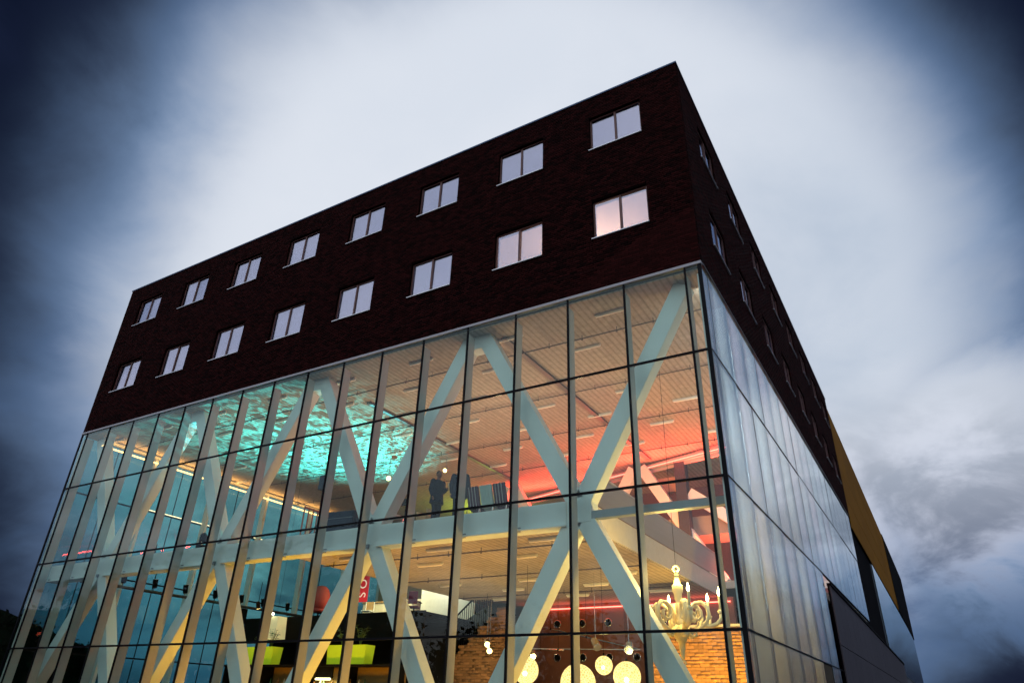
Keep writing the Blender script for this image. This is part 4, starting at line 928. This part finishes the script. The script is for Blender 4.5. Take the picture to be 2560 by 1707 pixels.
# lower hall
light('AREA', 'red_lower_cove', (-8.5, 13.7, 5.6), 45, (1, .08, .04), (-8.5, 13.0, 5.95), 9, size_y=.15)
MB().box(-12.9, -3.7, 13.90, 13.95, 5.72, 5.76).build('led_strip', RED, B)
for k, (x, y, w) in enumerate(((-3.2, 1.7, 260), (-6.6, 1.7, 460), (-10.2, 1.7, 560), (-13.8, 1.7, 700), (-17.4, 1.7, 600), (-20.9, 1.7, 90), (-9.0, 7.0, 300), (-6.0, 7.5, 180), (-12.8, 8.3, 620))):
    uplight(x, y, 0.0, w, (1, .42, .03) if y < 3 else (1, .68, .34), (x, y - .35, 6), 160, f'yellow floor uplighter in the lower hall, {ORD[k]} from the corner')
uplight(-2.6, 6.6, 0.0, 2300, (1, .52, .06), (-3.0, 9.0, 3.4), 110, 'yellow floor uplighter washing the brick wall behind the chandelier')
light('AREA', 'mezzanine_light', (-20, 12.0, 7.6), 300, (1, .76, .42), (-20, 12.6, 5.2), 2.5)
light('AREA', 'banner_light', (-24.5, 12.6, 6.2), 40, (1, .15, .12), (-23, 13.3, 7), .6)
light('AREA', 'office_wash', (-17, 12.0, 7.3), 40, (1, .85, .7), (-17, 12.8, 6), 1)
# teal gobo projector throwing a broken pattern on the ceiling
gp = thing('gobo_projector', 'black projector throwing the turquoise pattern onto the ceiling', 'projector', (-20.0, 9.5, 5.2)); MB().box(-.2, .2, -.15, .15, 0, .3).build('body', BLK, gp, bevel=.02); MB().tube([(-.05, 0, .3), (-.14, 0, .44)], .07, 10).build('barrel', BLK, gp)
gb = light('SPOT', 'gobo_beam', (-20.0, 9.5, 5.85), 21000, (0.07, 0.90, 1.0), (-20.3, 6.6, 12.4), 0.02, parent=gp, cone=98, blend=.95)
ld = gb.data; ld.use_nodes = True; t = ld.node_tree; em = t.nodes['Emission']
tcg = t.nodes.new('ShaderNodeTexCoord'); sp_ = t.nodes.new('ShaderNodeSeparateXYZ'); t.links.new(tcg.outputs['Normal'], sp_.inputs[0])
def tm(op, a, b):
    k = t.nodes.new('ShaderNodeMath'); k.operation = op
    for i, s in enumerate((a, b)):
        if isinstance(s, (int, float)): k.inputs[i].default_value = s
        else: t.links.new(s, k.inputs[i])
    return k.outputs[0]
cg = t.nodes.new('ShaderNodeCombineXYZ'); t.links.new(tm('DIVIDE', sp_.outputs[0], sp_.outputs[2]), cg.inputs[0]); t.links.new(tm('DIVIDE', sp_.outputs[1], sp_.outputs[2]), cg.inputs[1])
ng = t.nodes.new('ShaderNodeTexNoise'); t.links.new(cg.outputs[0], ng.inputs[0]); ng.inputs['Scale'].default_value = 17; ng.inputs['Detail'].default_value = 4; ng.inputs['Roughness'].default_value = .6; ng.inputs['Distortion'].default_value = 1.2
rg = t.nodes.new('ShaderNodeMapRange'); t.links.new(ng.outputs[0], rg.inputs[0]); rg.inputs[1].default_value = .44; rg.inputs[2].default_value = .58; rg.inputs[3].default_value = .10; rg.inputs[4].default_value = 1
t.links.new(rg.outputs[0], em.inputs['Strength'])
# fin lights, white and pink by turns, widened into unseen strips to brighten glass
for i in range(1, 12):
    y = SJ[i + 1]
    for z, e in ((ZB - .12, 7.0), (T1 - .06, 9.0), (T2 - .06, 5.0)):
        if z < T2 and y > GZ0: continue
        col = (.92, .97, 1) if i % 2 else (1, .80, .92)
        light('AREA', 'fin_fill_strip', (-0.34, y - 1.45, z - 1.25), e * 3.0, col, (-0.30, y, z - 1.25), .12, size_y=2.3)

# ------------------------------------------------------------------ dark street trees opposite the front, seen mirrored in the lower panes
BARK = mat('bark', (.03, .024, .02), .9, bump=.5); LEAFD = mat('dark_foliage', (.012, .018, .012), .9, island=.4, spec=.05)
def tree_meshes(seed, h, rad):
    r = np.random.default_rng(seed); tr = MB(); tr.tube([(0, 0, 0), (.1, .05, h * .3), (0, .1, h * .62), (.05, .05, h * .9)], [.22, .17, .10, .03], 8)
    ctrs = []
    for k in range(16):
        a = r.uniform(0, 6.28); z = h * r.uniform(.15, .78); L_ = rad * r.uniform(.4, 1) * (1.25 - z / h); e = Vector((math.cos(a) * L_, math.sin(a) * L_, z + L_ * .4)); tr.tube([(0, .05, z * .9), e * .5 + Vector((0, 0, z * .45)), e], [.07, .045, .015], 5); ctrs.append(e)
    n = 3200; c = np.array([tuple(v) for v in ctrs])[r.integers(0, len(ctrs), n)]; p = c + r.normal(0, 1, (n, 3)) * np.array([rad * .3, rad * .3, h * .10]); p[:, 2] = np.maximum(p[:, 2], h * .06)
    d = r.normal(0, 1, (n, 3)); d /= np.linalg.norm(d, axis=1)[:, None]; u = np.cross(d, r.normal(0, 1, (n, 3))); u /= np.linalg.norm(u, axis=1)[:, None]; s_ = r.uniform(.14, .34, (n, 1))
    V = np.stack([p - d * s_, p + u * s_ * .6, p + d * s_, p - u * s_ * .6], 1).reshape(-1, 3); lf = MB(); lf.v = [tuple(x) for x in V]; lf.f = [(4 * i, 4 * i + 1, 4 * i + 2, 4 * i + 3) for i in range(n)]
    return tr.mesh('trunk', BARK, True), lf.mesh('crown', LEAFD)
TM = [tree_meshes(k, (9.5, 8.4, 10.4)[k], (3.6, 3.3, 3.9)[k]) for k in range(3)]
SPOTS = [(14 - k * 7.6 + rng.uniform(-1, 1), -44 + rng.uniform(-2.5, 2.5)) for k in range(10)] + [(-25.5, -12.6), (-31, -12.0), (-37, -11.6), (-43, -10.8), (-34, -17), (-28, -18)]
for k, (x, y) in enumerate(SPOTS):
    t = thing('tree', 'dark bushy street tree across the road, mirrored in the lower panes', 'tree', (x, y, -.02), k * 1.3, 'street trees opposite the front')
    for nm, me in zip(('trunk', 'crown'), TM[k % 3]):
        o = bpy.data.objects.new(nm, me); COL.objects.link(o); o.parent = t

# ------------------------------------------------------------------ leafy blocker past the left end windows, added to darken the lower left
hd = thing('blocker', 'tall dark leafy blocker added past the left end windows to darken the lower left', 'blocker', (-34.5, -7.0, -.02))
MB().prism([(0, 0), (13.5, 0), (13.0, 3.6), (8.0, 5.0), (0.3, 5.4)], -1.0, 1.0, 0).build('core', LEAFD, hd)
r = np.random.default_rng(11); n = 5200; yy = r.uniform(-.2, 13.6, n); zz_ = r.uniform(.1, 1, n) * np.interp(yy, [0, 8, 13.5], [5.5, 5.1, 3.6]); xx = np.where(r.random(n) < .7, 1.05, r.uniform(-1, 1, n)); p = np.c_[xx + r.normal(0, .12, n), yy, zz_ + r.normal(0, .08, n)]
d = r.normal(0, 1, (n, 3)); d /= np.linalg.norm(d, axis=1)[:, None]; u = np.cross(d, r.normal(0, 1, (n, 3))); u /= np.linalg.norm(u, axis=1)[:, None]; s_ = r.uniform(.05, .13, (n, 1))
lf = MB(); lf.v = [tuple(x) for x in np.stack([p - d * s_, p + u * s_ * .6, p + d * s_, p - u * s_ * .6], 1).reshape(-1, 3)]; lf.f = [(4 * i, 4 * i + 1, 4 * i + 2, 4 * i + 3) for i in range(n)]
lf.build('foliage', LEAFD, hd)
